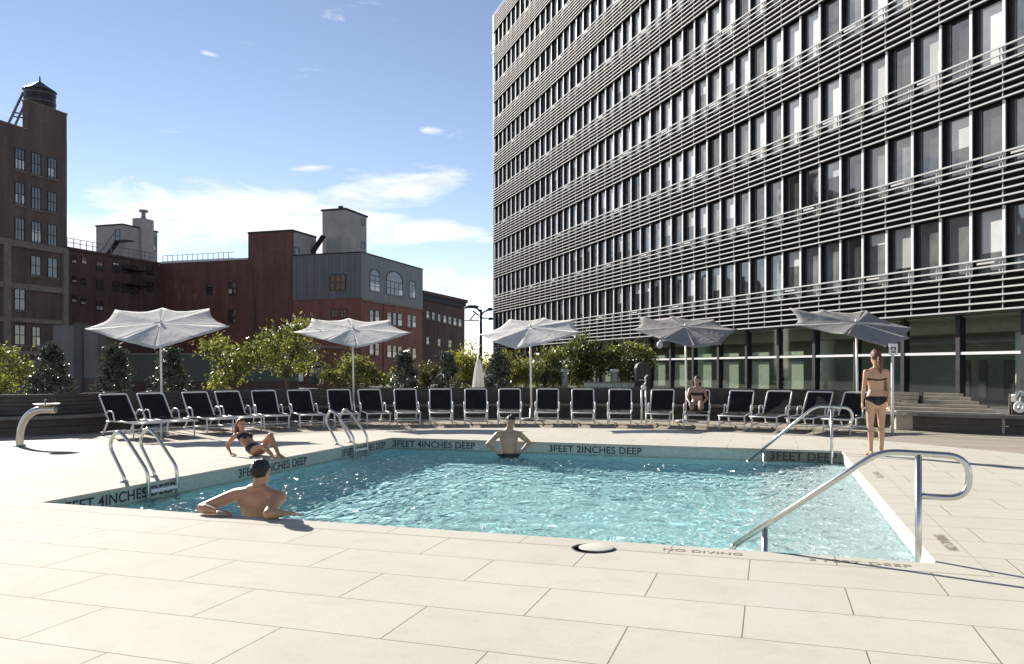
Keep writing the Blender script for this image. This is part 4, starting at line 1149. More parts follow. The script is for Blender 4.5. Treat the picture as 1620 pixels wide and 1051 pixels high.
for px, y, hub, cors, rad, offs, mat, lab in UMB:
    H = at(hub[0], hub[1], y)
    u = thing("umbrella", lab, "umbrella", (H.x, y, 0), 0, "umbrellas along the curved row")
    hb = canopy(u, y, hub, cors, rad, offs, mat)
    m = MB(); m.tube([(0.03, 0, .06), (0.0, 0, hb.z - .10)], .026, 12); m.build("pole", M["white_metal"], u, True)
    m = MB(); m.lathe([(.30, 0), (.30, .045), (.27, .06), (.06, .07), (.045, .32), (.03, .33)], (0.03, 0, 0), 24); m.build("base", M["grey_metal"], u, True)

# ------------------------------------------------------------------ pool ladders
def ladder(t, lab):
    P = pool(-HU, -HV + t)
    L = thing("pool_ladder", lab, "pool ladder", P, PA, "pool ladders on the shaded side")
    for dv in (0, .5):
        m = MB()
        path = fillet([(-.30, dv, .0), (-.30, dv, .06), (-.545, dv, .46), (-.42, dv, .645), (-.28, dv, .56), (.06, dv, .14), (.06, dv, -.95)], [0, .04, .16, .18, .10, .09, 0], 6)
        m.tube(path, .022, 12); m.build("rail", M["steel"], L, True)
        m = MB(); m.lathe([(.05, .0), (.05, .012), (.03, .03)], (-.30, dv, 0), 16); m.build("flange", M["steel"], L, True)
    for z in (-.10, -.38, -.66):
        m = MB(); m.span((.015, .025, z - .02), (.10, .475, z + .02)); m.build("tread", M["white_metal"], L, bevel=.008)
    return L
ladder(1.45, "steel pool ladder nearest the camera, beside the long wall lettering")
ladder(6.52, "steel pool ladder at the far corner behind the reclining woman")

# ------------------------------------------------------------------ handrails over the steps
def handrail(v, u_low, z_low, u_bend, u_post, u_p2, zt, ul, lab):
    o = pool(u_post, v); h = thing("handrail", lab, "handrail", o, PA, "handrails over the pool steps")
    D = lambda u, z: (u - u_post, 0, z)
    m = MB()
    path = fillet([D(u_low, z_low), D(u_bend, zt), D(u_post, zt - .008), D(ul, zt - .02), D(ul, zt - .33), D(u_post + .02, zt - .325)], [0, .16, .02, .17, .16, 0], 7)
    m.tube(path, .0235, 14); m.build("rail", M["steel"], h, True)
    m = MB(); m.tube([D(u_post, zt - .012), D(u_post, -.5)], .0235, 14); m.build("post", M["steel"], h, True)
    zz = z_low + (zt - z_low) * (u_p2 - u_low) / (u_bend - u_low)
    m = MB(); m.tube([D(u_p2, zz - .01), D(u_p2, -1.0)], .022, 12); m.build("post", M["steel"], h, True)
    m = MB(); m.tube(fillet([D(u_low + .005, z_low + .004), D(u_low - .03, z_low - .03), D(u_low + .05, z_low - .10), D(u_p2 - .03, z_low - .14)], .05, 5), .0225, 12); m.build("return_bend", M["steel"], h, True)
handrail(-3.98, 2.815, .012, 3.87, 4.13, 3.04, .79, 4.465, "long steel handrail nearest the camera, with a looped end over the deck")
handrail(3.86, 2.72, -.19, 3.80, 4.06, 2.98, .77, 4.38, "steel handrail at the far side of the steps, in front of the loungers")

# ------------------------------------------------------------------ drinking fountain, skimmer lid, sign, posts
p = ground(31, 705)
f = thing("drinking_fountain", "bent brushed steel drinking fountain with a round dish on the timber deck", "drinking fountain", p)
m = MB(); m.tube(spline([(0, 0, 0), (.01, 0, .22), (.06, 0, .40), (.17, 0, .56), (.34, 0, .645), (.52, 0, .655), (.66, -.02, .655)], 7), .066, 20); m.build("pipe", M["steel"], f, True)
m = MB(); m.lathe([(.05, .0), (.05, .02), (.02, .022)], (.665, -.02, .655), 20, rot=Matrix.Rotation(R(90), 3, "Y")); m.build("end_cap", M["grey_metal"], f, True)
m = MB(); m.lathe([(.05, .715), (.20, .745), (.225, .765), (.215, .768), (.06, .735)], (.50, 0, 0), 32); m.build("dish", M["steel"], f, True)
m = MB(); m.tube([(.47, 0, .72), (.47, 0, .83), (.485, 0, .845)], .014, 8); m.build("spout", M["steel"], f, True)
m = MB(); m.lathe([(.11, 0), (.11, .012), (.07, .02)], (0, 0, 0), 24); m.build("flange", M["steel"], f, True)

p = ground(938, 868)
s = thing("skimmer_lid", "round cream skimmer lid in a thin dark ring at the front pool edge", "skimmer lid", p)
m = MB()
m.lathe([(.150, .0015), (.158, .004), (.168, .004), (.172, .0015)], (0, 0, 0), 40); m.build("ring", M["black_paint"], s, True)
m = MB(); rt_ = Matrix.Rotation(R(-1.0), 3, "Y"); m.lathe([(.138, .0), (.138, .006), (.132, .008), (.02, .009)], (.028, 0, .006), 40, rot=rt_); m.build("lid", M["lid_stone"], s, True)

p = at(1412, 582, 17.2)
s = thing("pool_sign", "small white notice on a white post behind the standing woman", "sign", (p.x, 17.2, 0))
zt0, zt1 = at(0, 562, 17.2).z, at(0, 544, 17.2).z
m = MB(); m.tube([(0, 0, .0), (0, 0, zt0 + .02)], .03, 12); m.build("post", M["white_metal"], s, True)
m = MB(); m.span((-.095, -.045, zt0), (.095, -.031, zt1)); b = m.build("panel", M["white_paint"], s)
m = MB(); hh = zt1 - zt0
for x0, x1, z0, z1 in ((-.055, .05, .62, .70), (-.055, -.035, .48, .70), (-.055, .0, .42, .49), (.02, .05, .42, .62), (-.05, -.02, .24, .34), (.0, .05, .24, .34), (-.05, .05, .18, .215)):
    m.span((x0, -.049, zt0 + hh * z0), (x1, -.0451, zt0 + hh * z1))
m.build("printed_mark", M["black_paint"], b)

p = at(1016, 582, 20.6); s = thing("twin_post", "pair of slim white posts with a round cap standing between two loungers", "post", (p.x, 20.4, 0))
zt_ = at(0, 612, 20.4).z
for dx in (-.05, .06):
    m = MB(); m.tube([(dx, 0, 0), (dx, 0, zt_ - .08)], .022, 10); m.build("tube", M["white_metal"], s, True)
m = MB(); m.ball((.005, 0, zt_ - .02), (.07, .06, .065)); m.build("cap", M["white_metal"], s, True)
m = MB(); m.tube(spline([(.02, 0, zt_ + .05), (.06, 0, zt_ + .12), (.04, 0, zt_ + .22), (.11, .0, zt_ + .30)], 5), .018, 8); m.build("hook", M["white_metal"], s, True)

p = at(1016, 582, 24.0); s = thing("covered_grill", "dark grey covered grill standing behind the loungers next to the white posts", "grill", (p.x, 24.0, 0))
z0, z1, zm = at(0, 616, 24).z, at(0, 573, 24).z, at(0, 598, 24).z
m = MB(); prof = [(-.22, zm), (.22, zm), (.21, z1 - .18), (.15, z1 - .05), (.05, z1), (-.05, z1), (-.15, z1 - .05), (-.21, z1 - .18)]
m.add([(x, -.2, z) for x, z in prof] + [(x, .25, z) for x, z in prof], [tuple(range(7, -1, -1))[::-1], tuple(range(8, 16))[::-1]] + [(i, 8 + i, 8 + (i + 1) % 8, (i + 1) % 8) for i in range(8)]); m.build("hood", M["dark_metal"], s)
m = MB(); m.span((-.20, -.18, 0), (.20, .22, zm - .004)); m.build("cabinet", M["black_paint"], s)
m = MB(); m.tube([(-.14, -.22, zm - .06), (.10, -.22, zm - .06)], .014, 8); m.build("handle", M["white_metal"], s, True)

# white cart at the right edge, on the bench side
p = ground(1612, 664); y = 16.9; p = at(1612, 582, y)
s = thing("folding_cart", "white wheeled folding cart resting on the bench seat at the edge of view", "cart", (p.x, y, .455))
r_ = .13
m = MB(); m.tube([(r_ * .72 * math.cos(i * .314), -.02, r_ + r_ * .72 * math.sin(i * .314)) for i in range(20)], .035, 8, closed=True)
m.lathe([(.03, -.03), (.03, .03)], (0, -.02, r_), 12, rot=Matrix.Rotation(R(90), 3, "X")); m.build("wheel", M["white_metal"], s, True)
m = MB(); m.tube([(.42 + r_ * .72 * math.cos(i * .314), -.02, r_ + r_ * .72 * math.sin(i * .314)) for i in range(20)], .035, 8, closed=True); m.build("wheel", M["white_metal"], s, True)
m = MB(); m.tube(spline([(-.12, 0, .36), (-.04, 0, .38), (.02, 0, .47), (.12, 0, .44), (.40, 0, .46), (.55, 0, .60)], 5), .022, 8); m.tube([(0, .0, r_), (.05, 0, .42), (.42, .0, r_)], .018, 8); m.build("frame", M["white_metal"], s, True)
m = MB(); m.span((-.02, .06, .22), (.5, .26, .40)); m.build("basket", M["grey_metal"], s, bevel=.03)

# closed umbrella and street lamp beyond the bench
p = at(757, 582, 24.5); s = thing("closed_umbrella", "closed grey umbrella standing in a narrow cone behind the loungers", "umbrella", (p.x, 24.5, 0))
zt_ = at(0, 566, 24.5).z; m = MB()
seg = 16; prof = [(.19, .62), (.17, .9), (.11, 1.4), (.045, zt_ - .05)]
vs = []
for r_, z in prof:
    for k in range(seg):
        q = r_ * (1 + .22 * (1 if k % 2 else -1)); th = k * 2 * math.pi / seg; vs.append((q * math.cos(th), q * math.sin(th), z))
m.add(vs, [(i * seg + k, i * seg + (k + 1) % seg, (i + 1) * seg + (k + 1) % seg, (i + 1) * seg + k) for i in range(3) for k in range(seg)] + [tuple(range(seg))[::-1], tuple(range(3 * seg, 4 * seg))]); m.build("canopy", M["canvas"], s)
m = MB(); m.tube([(0, 0, 0), (0, 0, zt_ + .08)], .025, 10); m.build("pole", M["grey_metal"], s, True)
m = MB(); m.lathe([(.28, 0), (.28, .05), (.04, .08)], (0, 0, 0), 20); m.build("base", M["grey_metal"], s, True)

YL = 46.0; p = at(760.5, 582, YL); s = thing("street_lamp", "dark street lamp post with branching arms between the brick row and tower", "street lamp", (p.x, YL, 0))
z_ = lambda y_: at(0, y_, YL).z
x_ = lambda x: at(x, 582, YL).x - p.x
m = MB(); m.tube([(0, 0, 0), (0, 0, 1.0), (0, 0, z_(490))], [.16, .11, .085], 12); m.build("pole", M["dark_metal"], s, True)
m = MB()
m.tube(spline([(0, 0, z_(497)), (x_(756), 0, z_(489)), (x_(746), 0, z_(486)), (x_(735), 0, z_(487.5))], 5), .05, 8)
m.tube(spline([(0, 0, z_(503)), (x_(764), 0, z_(495)), (x_(772), 0, z_(491))], 5), .045, 8)
m.tube(spline([(0, 0, z_(500)), (x_(754), 0, z_(497)), (x_(748), 0, z_(492))], 5), .04, 8)
m.tube([(0, 0, z_(507)), (x_(734), 0, z_(507))], .035, 6); m.tube([(x_(751), 0, z_(497)), (x_(744), 0, z_(506))], .04, 6); m.build("arm", M["dark_metal"], s, True)
for cx, cy, rx in ((747, 485.5, 11), (775, 489.5, 5)):
    m = MB(); m.ball((x_(cx), 0, z_(cy)), (rx * YL / FPX, .22, 2.6 * YL / FPX), 14, 8); m.build("lamp_head", M["dark_metal"], s, True)
m = MB(); m.ball((x_(776), 0, z_(504.5)), (5.0 * YL / FPX, .2, 2.2 * YL / FPX), 12, 8); m.tube([(0, 0, z_(503)), (x_(772), 0, z_(504))], .04, 6); m.build("signal_head", M["dark_metal"], s, True)

# pale bollards among the far planting
for (x, y0, y1, lab) in ((893, 584, 612, "pale stone bollard among the leafy trees behind the middle loungers"), (972, 584, 612, "pale stone bollard under the trees nearer to the lobby glass")):
    Y = 25.5; p = at(x, 582, Y); b = thing("bollard", lab, "bollard", (p.x, Y, 0), 0, "pale bollards in the planting")
    zt_ = at(0, y0, Y).z; m = MB(); m.lathe([(.10, 0), (.10, zt_ - .10)], (0, 0, 0), 16); m.build("shaft", M["stucco"], b, True)
    m = MB(); m.lathe([(.15, zt_ - .099), (.15, zt_ - .02), (.09, zt_)], (0, 0, 0), 16); m.build("cap", M["white_paint"], b, True)
a, c = at(925, 582, 25.0), at(1005, 582, 25.0)
w = thing("garden_wall", "low white garden wall glimpsed below the trees beside the lobby", "wall", ((a.x + c.x) / 2, 25.0, 0)); ww = (c.x - a.x) / 2
span_part(w, "panel", M["white_paint"], (-ww, 0, -.02), (ww, .2, at(0, 606, 25).z)); span_part(w, "coping", M["limestone"], (-ww - .04, -.04, at(0, 606, 25).z), (ww + .04, .24, at(0, 604.5, 25).z))
# floodlight on the lobby front below the fourth umbrella
p = at(1044, 546, 33.0); s = thing("floodlight", "small white globe floodlight on a bracket at the near end of lobby glass", "floodlight", p)
m = MB(); m.ball((0, 0, 0), (.13, .13, .16)); m.build("globe", M["white_paint"], s, True)
m = MB(); m.bar((0, 0, .18), (.9, .2, .26), .08, .08); m.build("bracket", M["white_metal"], s)
# ------------------------------------------------------------------ planting
def leaf_cloud(rs, n, sampler, size, mats_n, up_bias=.25, clump=None):
    mb = MB()
    for i in range(n):
        p, mi = sampler(rs)
        d = Vector((rs.gauss(0, 1), rs.gauss(0, 1), rs.gauss(0, .7) + up_bias)).normalized()
        a = d.orthogonal().normalized(); a.rotate(Matrix.Rotation(rs.uniform(0, 6.28), 3, d)); b = d.cross(a)
        s = size * rs.uniform(.6, 1.35); l, w = s, s * .42
        v = [p - a * l * .5, p + b * w * .5 - d * w * .12, p + a * l * .5, p - b * w * .5 - d * w * .12]
        mb.add(v, [(0, 1, 2, 3)] if rs.random() < .5 else [(0, 1, 2), (0, 2, 3)], mi)
    return mb
def cone_shrub(lab, loc, h, r, seed, n=1500):
    t = thing("conical_shrub", lab, "shrub", loc, 0, "dark conical shrubs along the bench wall")
    rs = random.Random(seed)
    br = [(rs.uniform(0, 6.28), rs.uniform(.05, .92), rs.uniform(.7, 1.12)) for _ in range(110)]
    def smp(q):
        th, f, k = q.choice(br)
        rr = r * (1 - f ** 1.25) * k + .05
        q2 = q.uniform(.45, 1.0) ** .6
        x = rr * q2 * math.cos(th) + q.gauss(0, .07); y = rr * q2 * math.sin(th) + q.gauss(0, .07)
        return Vector((x, y, .22 + (h - .22) * (f + q.gauss(0, .03)) + .06 * q2)), 0
    leaf_cloud(rs, n, smp, .125, 1, .5).build("foliage", [M["leaf_gloss"], M["leaf_dark"]], t)
    m = MB(); m.tube([(0, 0, 0), (.01, 0, h * .5), (0, .01, h * .93)], [.05, .035, .01], 8)
    for th, f, k in br[:26]:
        rr = r * (1 - f ** 1.25) * k * .8; z = .22 + (h - .22) * f
        m.tube([(0, 0, z - .08), (rr * math.cos(th), rr * math.sin(th), z)], [.014, .005], 5)
    m.build("trunk", M["bark"], t)
def tree(name, lab, cat, loc, blobs, n, size, mats, seed, trunk_r=.05, stems=1, group="leafy trees behind the bench"):
    """blobs: (x, z, rx, ry, rz) of leaf masses relative to the base"""
    t = thing(name, lab, cat, loc, 0, group)
    rs = random.Random(seed); cl = []
    for (x, z, rx, ry, rz) in blobs:
        for _ in range(max(6, int(16 * rx * rz / .3))):
            d = Vector((rs.gauss(0, 1), rs.gauss(0, 1), rs.gauss(0, 1))).normalized() * (rs.random() ** .4)
            cl.append((Vector((x + d.x * rx, d.y * ry, z + d.z * rz)), rs.uniform(.10, .22), rs.randrange(len(mats))))
    def smp(q):
        c, r_, mi = q.choice(cl)
        p = c + Vector((q.gauss(0, r_), q.gauss(0, r_), q.gauss(0, r_ * .7)))
        return p, mi if q.random() < .75 else q.randrange(len(mats))
    leaf_cloud(rs, int(n * 1.6), smp, size * 1.15, len(mats), .3).build("crown", [M[m_] for m_ in mats], t)
    m = MB(); cz = sum(b[1] for b in blobs) / len(blobs)
    for s_ in range(stems):
        bx, by = rs.gauss(0, .12) * (stems > 1), rs.gauss(0, .12) * (stems > 1)
        top = Vector((bx * 2.5, by * 2.5, cz * .75))
        m.tube([(bx, by, 0), (bx * 1.5 + .03, by * 1.5, cz * .4), top], [trunk_r, trunk_r * .8, trunk_r * .55], 8)
        for c, r_, mi in rs.sample(cl, min(len(cl), 10)):
            mid = top.lerp(c, .5) + Vector((0, 0, -.08)); m.tube([top + Vector((0, 0, -rs.uniform(0, cz * .3))), mid, c], [trunk_r * .45, trunk_r * .28, .006], 5)
    m.build("trunk", M["bark"], t)
    return t
def gx(px, y): return (px - 810) / FPX * y
def zpx(py, y): return CAMH - (py - HORIZ) / FPX * y
CS = [(80, 19.3, 540, 76, "dark conical shrub behind the drinking fountain, against the tan wall"), (183, 20.0, 543, 66, "dark conical shrub just behind the first lounger"), (268, 21.0, 545, 70, "dark conical shrub behind the first umbrella pole"),
      (640, 24.2, 552, 54, "dark conical shrub in front of the red brick building, past the second umbrella"), (709, 24.6, 557, 50, "dark conical shrub between the red brick row and yellow green bush"), (788, 24.4, 555, 50, "dark conical shrub just past the closed grey umbrella"),
      ]
for i, (px, y, top, w, lab) in enumerate(CS):
    cone_shrub(lab, (gx(px, y), y, 0), zpx(top, y), w / 2 / FPX * y * 1.05, 40 + i, 2600 if i < 3 else 2000)
def B(px, py, rx, rz, x0, y, ry=None):
    k = y / FPX
    return (gx(px, y) - x0, zpx(py, y), rx * k, (ry or rx * .8) * k, rz * k)
def px_tree(name, lab, cat, base, y, bl, n, size, mats, seed, **kw):
    x0 = gx(base, y); return tree(name, lab, cat, (x0, y, 0), [B(*b, x0, y) for b in bl], n, size, mats, seed, **kw)
LT, YT, MT = ["leaf_light", "leaf_mid", "leaf_light"], ["leaf_yellow", "leaf_light", "leaf_yellow"], ["leaf_mid", "leaf_dark", "leaf_mid"]
px_tree("young_tree", "light green young tree cut off by the edge of view beside the fountain", "tree", 2, 20.0, [(2, 560, 22, 14), (-8, 585, 26, 18), (10, 612, 16, 10), (34, 585, 10, 6)], 1100, .10, LT, 1)
px_tree("young_tree", "light green spreading young tree past the first umbrella, reaching toward it", "tree", 372, 22.0, [(372, 555, 44, 22), (335, 552, 26, 14), (395, 575, 26, 18), (360, 585, 26, 18), (350, 605, 14, 8)], 1700, .095, LT, 2)
px_tree("young_tree", "tall light green young tree just before the second umbrella canopy", "tree", 452, 22.6, [(448, 535, 36, 22), (475, 520, 22, 14), (430, 560, 26, 18), (470, 560, 24, 18), (455, 580, 22, 12)], 1800, .095, LT, 3)
px_tree("leafy_bush", "mid green bush behind the second umbrella pole", "bush", 548, 23.4, [(548, 575, 30, 20), (520, 592, 20, 18), (580, 590, 26, 18), (560, 600, 36, 14), (602, 598, 10, 12)], 1500, .10, ["leaf_mid", "leaf_light", "leaf_dark"], 4, stems=3)
px_tree("leafy_bush", "olive brown bush between two dark conical shrubs", "bush", 678, 25.5, [(678, 588, 20, 22), (676, 605, 18, 10)], 800, .09, ["leaf_brown", "leaf_brown", "leaf_mid"], 5, stems=4)
px_tree("tall_bush", "bright yellow green tall bush below the street lamp", "bush", 742, 26.5, [(742, 565, 20, 24), (735, 590, 20, 20), (752, 595, 18, 20), (728, 572, 12, 14)], 1700, .09, YT, 6, stems=4)
px_tree("tall_bush", "yellow green bush behind the conical shrub under the third umbrella", "bush", 806, 26.5, [(778, 575, 16, 14), (815, 578, 24, 22), (835, 580, 16, 20), (820, 600, 24, 14)], 1500, .09, ["leaf_yellow", "leaf_mid", "leaf_light"], 7, stems=4)
px_tree("leafy_tree", "green bushy tree just past the third umbrella pole, with feathery lower leaves", "tree", 868, 25.8, [(868, 570, 26, 20), (855, 592, 22, 18), (885, 592, 22, 18)], 1500, .10, ["leaf_mid", "leaf_light", "leaf_mid"], 8, stems=3)
px_tree("leafy_tree", "large dark green tree in front of the louvers between third and fourth umbrellas", "tree", 922, 26.2, [(920, 550, 34, 18), (910, 568, 34, 20), (940, 575, 28, 22), (915, 595, 26, 14)], 2300, .105, MT, 9, trunk_r=.06, stems=2)
px_tree("leafy_tree", "small multi stemmed green tree beside the lobby glass, left of grill", "tree", 985, 26.0, [(980, 560, 26, 14), (1005, 556, 22, 14), (1018, 566, 16, 12), (965, 575, 16, 14), (990, 578, 20, 10)], 1800, .10, ["leaf_mid", "leaf_light", "leaf_dark"], 10, stems=3)
# pale grassy ground cover at the foot of the far trees
rs = random.Random(77); mb = MB()
for i in range(1500):
    px = rs.uniform(800, 1010); y = rs.uniform(24.6, 25.7); x = gx(px, y); l = rs.uniform(.3, .85); a = rs.uniform(0, 6.28); ln = rs.uniform(.05, .3)
    b = Vector((x, y, .25)); t = b + Vector((ln * math.cos(a), ln * math.sin(a), l)); s = Vector((.018 * math.sin(a), -.018 * math.cos(a), 0))
    mb.add([b - s, b + s, t], [(0, 1, 2)], rs.randrange(2))
g = mb.build("ornamental_grass", [M["leaf_yellow"], M["leaf_light"]]); tag(g, "pale ornamental grass along the foot of the far trees", "grass", None, "stuff")
# ------------------------------------------------------------------ people: one continuous skin each, hair and swimwear as children
def ell_tube(mb, pts, rad, side=(1, 0, 0), seg=16):
    """lofted limb: points, (half width along side, half depth) per point, rounded ends"""
    P = [Vector(p) for p in pts]; n = len(P); side = Vector(side).normalized()
    RR = [(r, r) if not hasattr(r, "__len__") else r for r in rad]
    rows = []
    def frame(i):
        t = (P[min(i + 1, n - 1)] - P[max(i - 1, 0)]).normalized()
        a = side - t * side.dot(t)
        if a.length < .05: a = t.orthogonal()
        a.normalize(); return t, a, t.cross(a)
    t0, a0, b0 = frame(0); t1, a1, b1 = frame(n - 1)
    e0, e1 = min(RR[0]), min(RR[-1])
    for f in (.98, .75, .4): rows.append((P[0] - t0 * e0 * f, a0, b0, RR[0][0] * math.sqrt(1 - f * f) + 1e-4, RR[0][1] * math.sqrt(1 - f * f) + 1e-4))
    for i in range(n):
        t, a, b = frame(i); rows.append((P[i], a, b, RR[i][0], RR[i][1]))
        if i < n - 1:
            t2, a2, b2 = frame(i + 1); rows.append(((P[i] + P[i + 1]) / 2, (a + a2).normalized(), (b + b2).normalized(), (RR[i][0] + RR[i + 1][0]) / 2, (RR[i][1] + RR[i + 1][1]) / 2))
    for f in (.4, .75, .98): rows.append((P[-1] + t1 * e1 * f, a1, b1, RR[-1][0] * math.sqrt(1 - f * f) + 1e-4, RR[-1][1] * math.sqrt(1 - f * f) + 1e-4))
    vs = []
    for c, a, b, ra, rb in rows:
        for k in range(seg):
            th = 2 * math.pi * k / seg; vs.append(c + a * ra * math.cos(th) + b * rb * math.sin(th))
    m = len(rows)
    fs = [(i * seg + k, i * seg + (k + 1) % seg, (i + 1) * seg + (k + 1) % seg, (i + 1) * seg + k) for i in range(m - 1) for k in range(seg)]
    fs += [tuple(range(seg))[::-1], tuple(range((m - 1) * seg, m * seg))]
    mb.add(vs, fs)

def hand(mb, wrist, d, palm_n, curl=.35, k=1.0, thumb=1):
    """palm with four fingers of unequal length and a thumb from its side"""
    d = Vector(d).normalized(); nrm = Vector(palm_n); nrm = (nrm - d * nrm.dot(d)).normalized(); s = d.cross(nrm)
    w = Vector(wrist)
    ell_tube(mb, [w, w + d * .045 * k, w + d * .085 * k], [(.026 * k, .019 * k), (.038 * k, .016 * k), (.036 * k, .013 * k)], s)
    for i, (o, L) in enumerate(((-.030, .066), (-.010, .078), (.010, .073), (.029, .058))):
        b = w + d * .088 * k + s * o * k; p = [b]; a = 0.0
        for j, f in enumerate((.45, .32, .23)):
            a += curl * (1 + .12 * i); v = d * math.cos(a) + nrm * math.sin(a) + s * o * 1.2
            p.append(p[-1] + v.normalized() * L * f * k)
        ell_tube(mb, p, [.0095 * k, .009 * k, .0085 * k, .0075 * k], s, 10)
    b = w + d * .025 * k - s * .030 * k * thumb
    v1 = (d * .75 - s * .65 * thumb + nrm * .25).normalized(); v2 = (d * .95 - s * .15 * thumb + nrm * .45).normalized()
    ell_tube(mb, [b, b + v1 * .034 * k, b + v1 * .034 * k + v2 * .034 * k], [.013 * k, .0105 * k, .0085 * k], s, 10)

def head(mb, c, fwd, up, k=1.0):
    f = Vector(fwd).normalized(); u = Vector(up); u = (u - f * u.dot(f)).normalized(); r = f.cross(u)
    rot = Matrix((r, f, u)).transposed(); c = Vector(c); L = lambda x, y, z: c + rot @ Vector((x, y, z)) * k
    mb.ball(L(0, -.012, .028), (.074 * k, .093 * k, .088 * k), 20, 14, rot)
    mb.ball(L(0, .022, -.035), (.058 * k, .062 * k, .078 * k), 18, 12, rot)
    mb.ball(L(0, .055, -.088), (.028 * k, .024 * k, .022 * k), 12, 8, rot)
    ell_tube(mb, [L(0, .078, .012), L(0, .098, -.022), L(0, .097, -.032)], [.009 * k, .013 * k, .014 * k], r, 10)
    mb.ball(L(0, .080, -.062), (.026 * k, .012 * k, .010 * k), 12, 8, rot)
    for s in (-1, 1):
        mb.ball(L(s * .075, -.010, -.008), (.009 * k, .020 * k, .032 * k), 10, 8, rot)
        mb.ball(L(s * .030, .072, .022), (.026 * k, .012 * k, .010 * k), 10, 8, rot)
    return c, rot, k

def person(label, loc, rz, J, sex, skin, group=None):
    """J: joints in the figure's own axes (x to its right, y forward, z up). Returns (root, body, head frame)"""
    t = thing("person", label, "person", loc, rz, group)
    mb = MB(); F = sex == "f"
    sd_ = J.get("side", (1, 0, 0))
    ell_tube(mb, [p for p, *_ in J["spine"]], [(a, b) for _, a, b in J["spine"]], sd_, 24)
    sh = Vector(J["spine"][-1][0]); hc = Vector(J["head"])
    u = Vector(J.get("hup", (0, 0, 1))); f = Vector(J.get("hfwd", (0, 1, 0)))
    k = J.get("k", 1.0)
    nk = hc - u.normalized() * .085 * k - f.normalized() * .018
    nr = .048 if F else .066
    ell_tube(mb, [sh, sh.lerp(nk, .5), nk + u.normalized() * .04], [(nr * 1.35, nr * 1.1), nr, nr * .95], sd_)
    for (s0, el_, wr, hd, pn, th) in J["arms"]:
        s0, el_, wr = Vector(s0), Vector(el_), Vector(wr); q = .86 if F else J.get('armk', 1.08)
        ell_tube(mb, [sh.lerp(s0, .35) - Vector((0, 0, .01)), s0], [.050 * q, .054 * q], (0, 0, 1))
        ell_tube(mb, [s0, s0.lerp(el_, .35), s0.lerp(el_, .75), el_], [.053 * q, .048 * q, .040 * q, .036 * q], (0, 1, 0))
        ell_tube(mb, [el_, el_.lerp(wr, .28), el_.lerp(wr, .7), wr], [.037 * q, .040 * q, .030 * q, (.026 * q, .021 * q)], (0, 1, 0))
        hand(mb, wr, hd, pn, J.get("curl", .3), .92 if F else 1.05, th)
    for (h, kn, an, toe) in J["legs"]:
        h, kn, an, toe = Vector(h), Vector(kn), Vector(an), Vector(toe); q = 1.0 if F else 1.02
        bd = ((h - kn).normalized() + (an - kn).normalized())
        fwd = (toe - an).normalized()
        back = -fwd
        sd2 = fwd.cross((kn - an).normalized()); sd2 = sd2 if sd2.length > .1 else Vector((1, 0, 0))
        ell_tube(mb, [h, h.lerp(kn, .3), h.lerp(kn, .7), kn], [.088 * q, .080 * q, .063 * q, .053 * q], sd2)
        cf = back * .018
        ell_tube(mb, [kn, kn.lerp(an, .28) + cf, kn.lerp(an, .6) + cf * .5, an], [.052 * q, .054 * q, .041 * q, .032 * q], sd2)
        shin = (kn - an).normalized(); heel = an - shin * .045 - fwd * .035
        ell_tube(mb, [heel, an - shin * .045 + fwd * .05, an - shin * .05 + fwd * .13, an - shin * .052 + fwd * .175], [(.030, .030), (.036, .034), (.043, .024), (.036, .014)], sd2)
    for c, r_ in J.get("extra", []): mb.ball(c, r_, 16, 10)
    hf = head(mb, hc, f, u, k)
    raw = bpy.data.objects.new("raw", mb.mesh("raw", skin, True)); COL.objects.link(raw)
    rm = raw.modifiers.new("r", "REMESH"); rm.mode = "VOXEL"; rm.voxel_size = J.get("vox", .0085)
    sm = raw.modifiers.new("s", "SMOOTH"); sm.factor = .5; sm.iterations = 4
    dg = bpy.context.evaluated_depsgraph_get(); dg.update()
    me = bpy.data.meshes.new_from_object(raw.evaluated_get(dg)); me.name = "body"
    bpy.data.objects.remove(raw)
    me.materials.clear(); me.materials.append(skin); me.materials.append(M["lip"]); me.materials.append(M["eye"])
    c, rot, kk = hf; inv = rot.transposed()
    for p in me.polygons:
        p.use_smooth = True
        q = inv @ (p.center - c) / kk
        if q.y > .06:
            if abs(q.x) < .024 and -.072 < q.z < -.055: p.material_index = 1
            elif .018 < abs(q.x) < .040 and .000 < q.z < .013: p.material_index = 2
            elif .014 < abs(q.x) < .046 and .026 < q.z < .034: p.material_index = 2
    b = bpy.data.objects.new("body", me); link(b, t)
    return t, b, hf

def garment(root, body, name, mat, pred, off=.006):
    """cloth cut from the skin where pred(centre) holds, lifted off along the normals"""
    bm = bmesh.new(); bm.from_mesh(body.data)
    bm.normal_update()
    kill = [f for f in bm.faces if not pred(f.calc_center_median())]
    bmesh.ops.delete(bm, geom=kill, context="FACES")
    for v in bm.verts: v.co += v.normal * off
    for _ in range(3): bmesh.ops.smooth_vert(bm, verts=[v for v in bm.verts if v.is_boundary], factor=.5, use_axis_x=True, use_axis_y=True, use_axis_z=True)
    me = bpy.data.meshes.new(name); bm.to_mesh(me); bm.free()
    if len(me.polygons) == 0: return None
    me.materials.clear(); me.materials.append(mat)
    for p in me.polygons: p.use_smooth = True; p.material_index = 0
    o = bpy.data.objects.new(name, me); link(o, root)
    s = o.modifiers.new("t", "SOLIDIFY"); s.thickness = .004; s.offset = -1
    return o

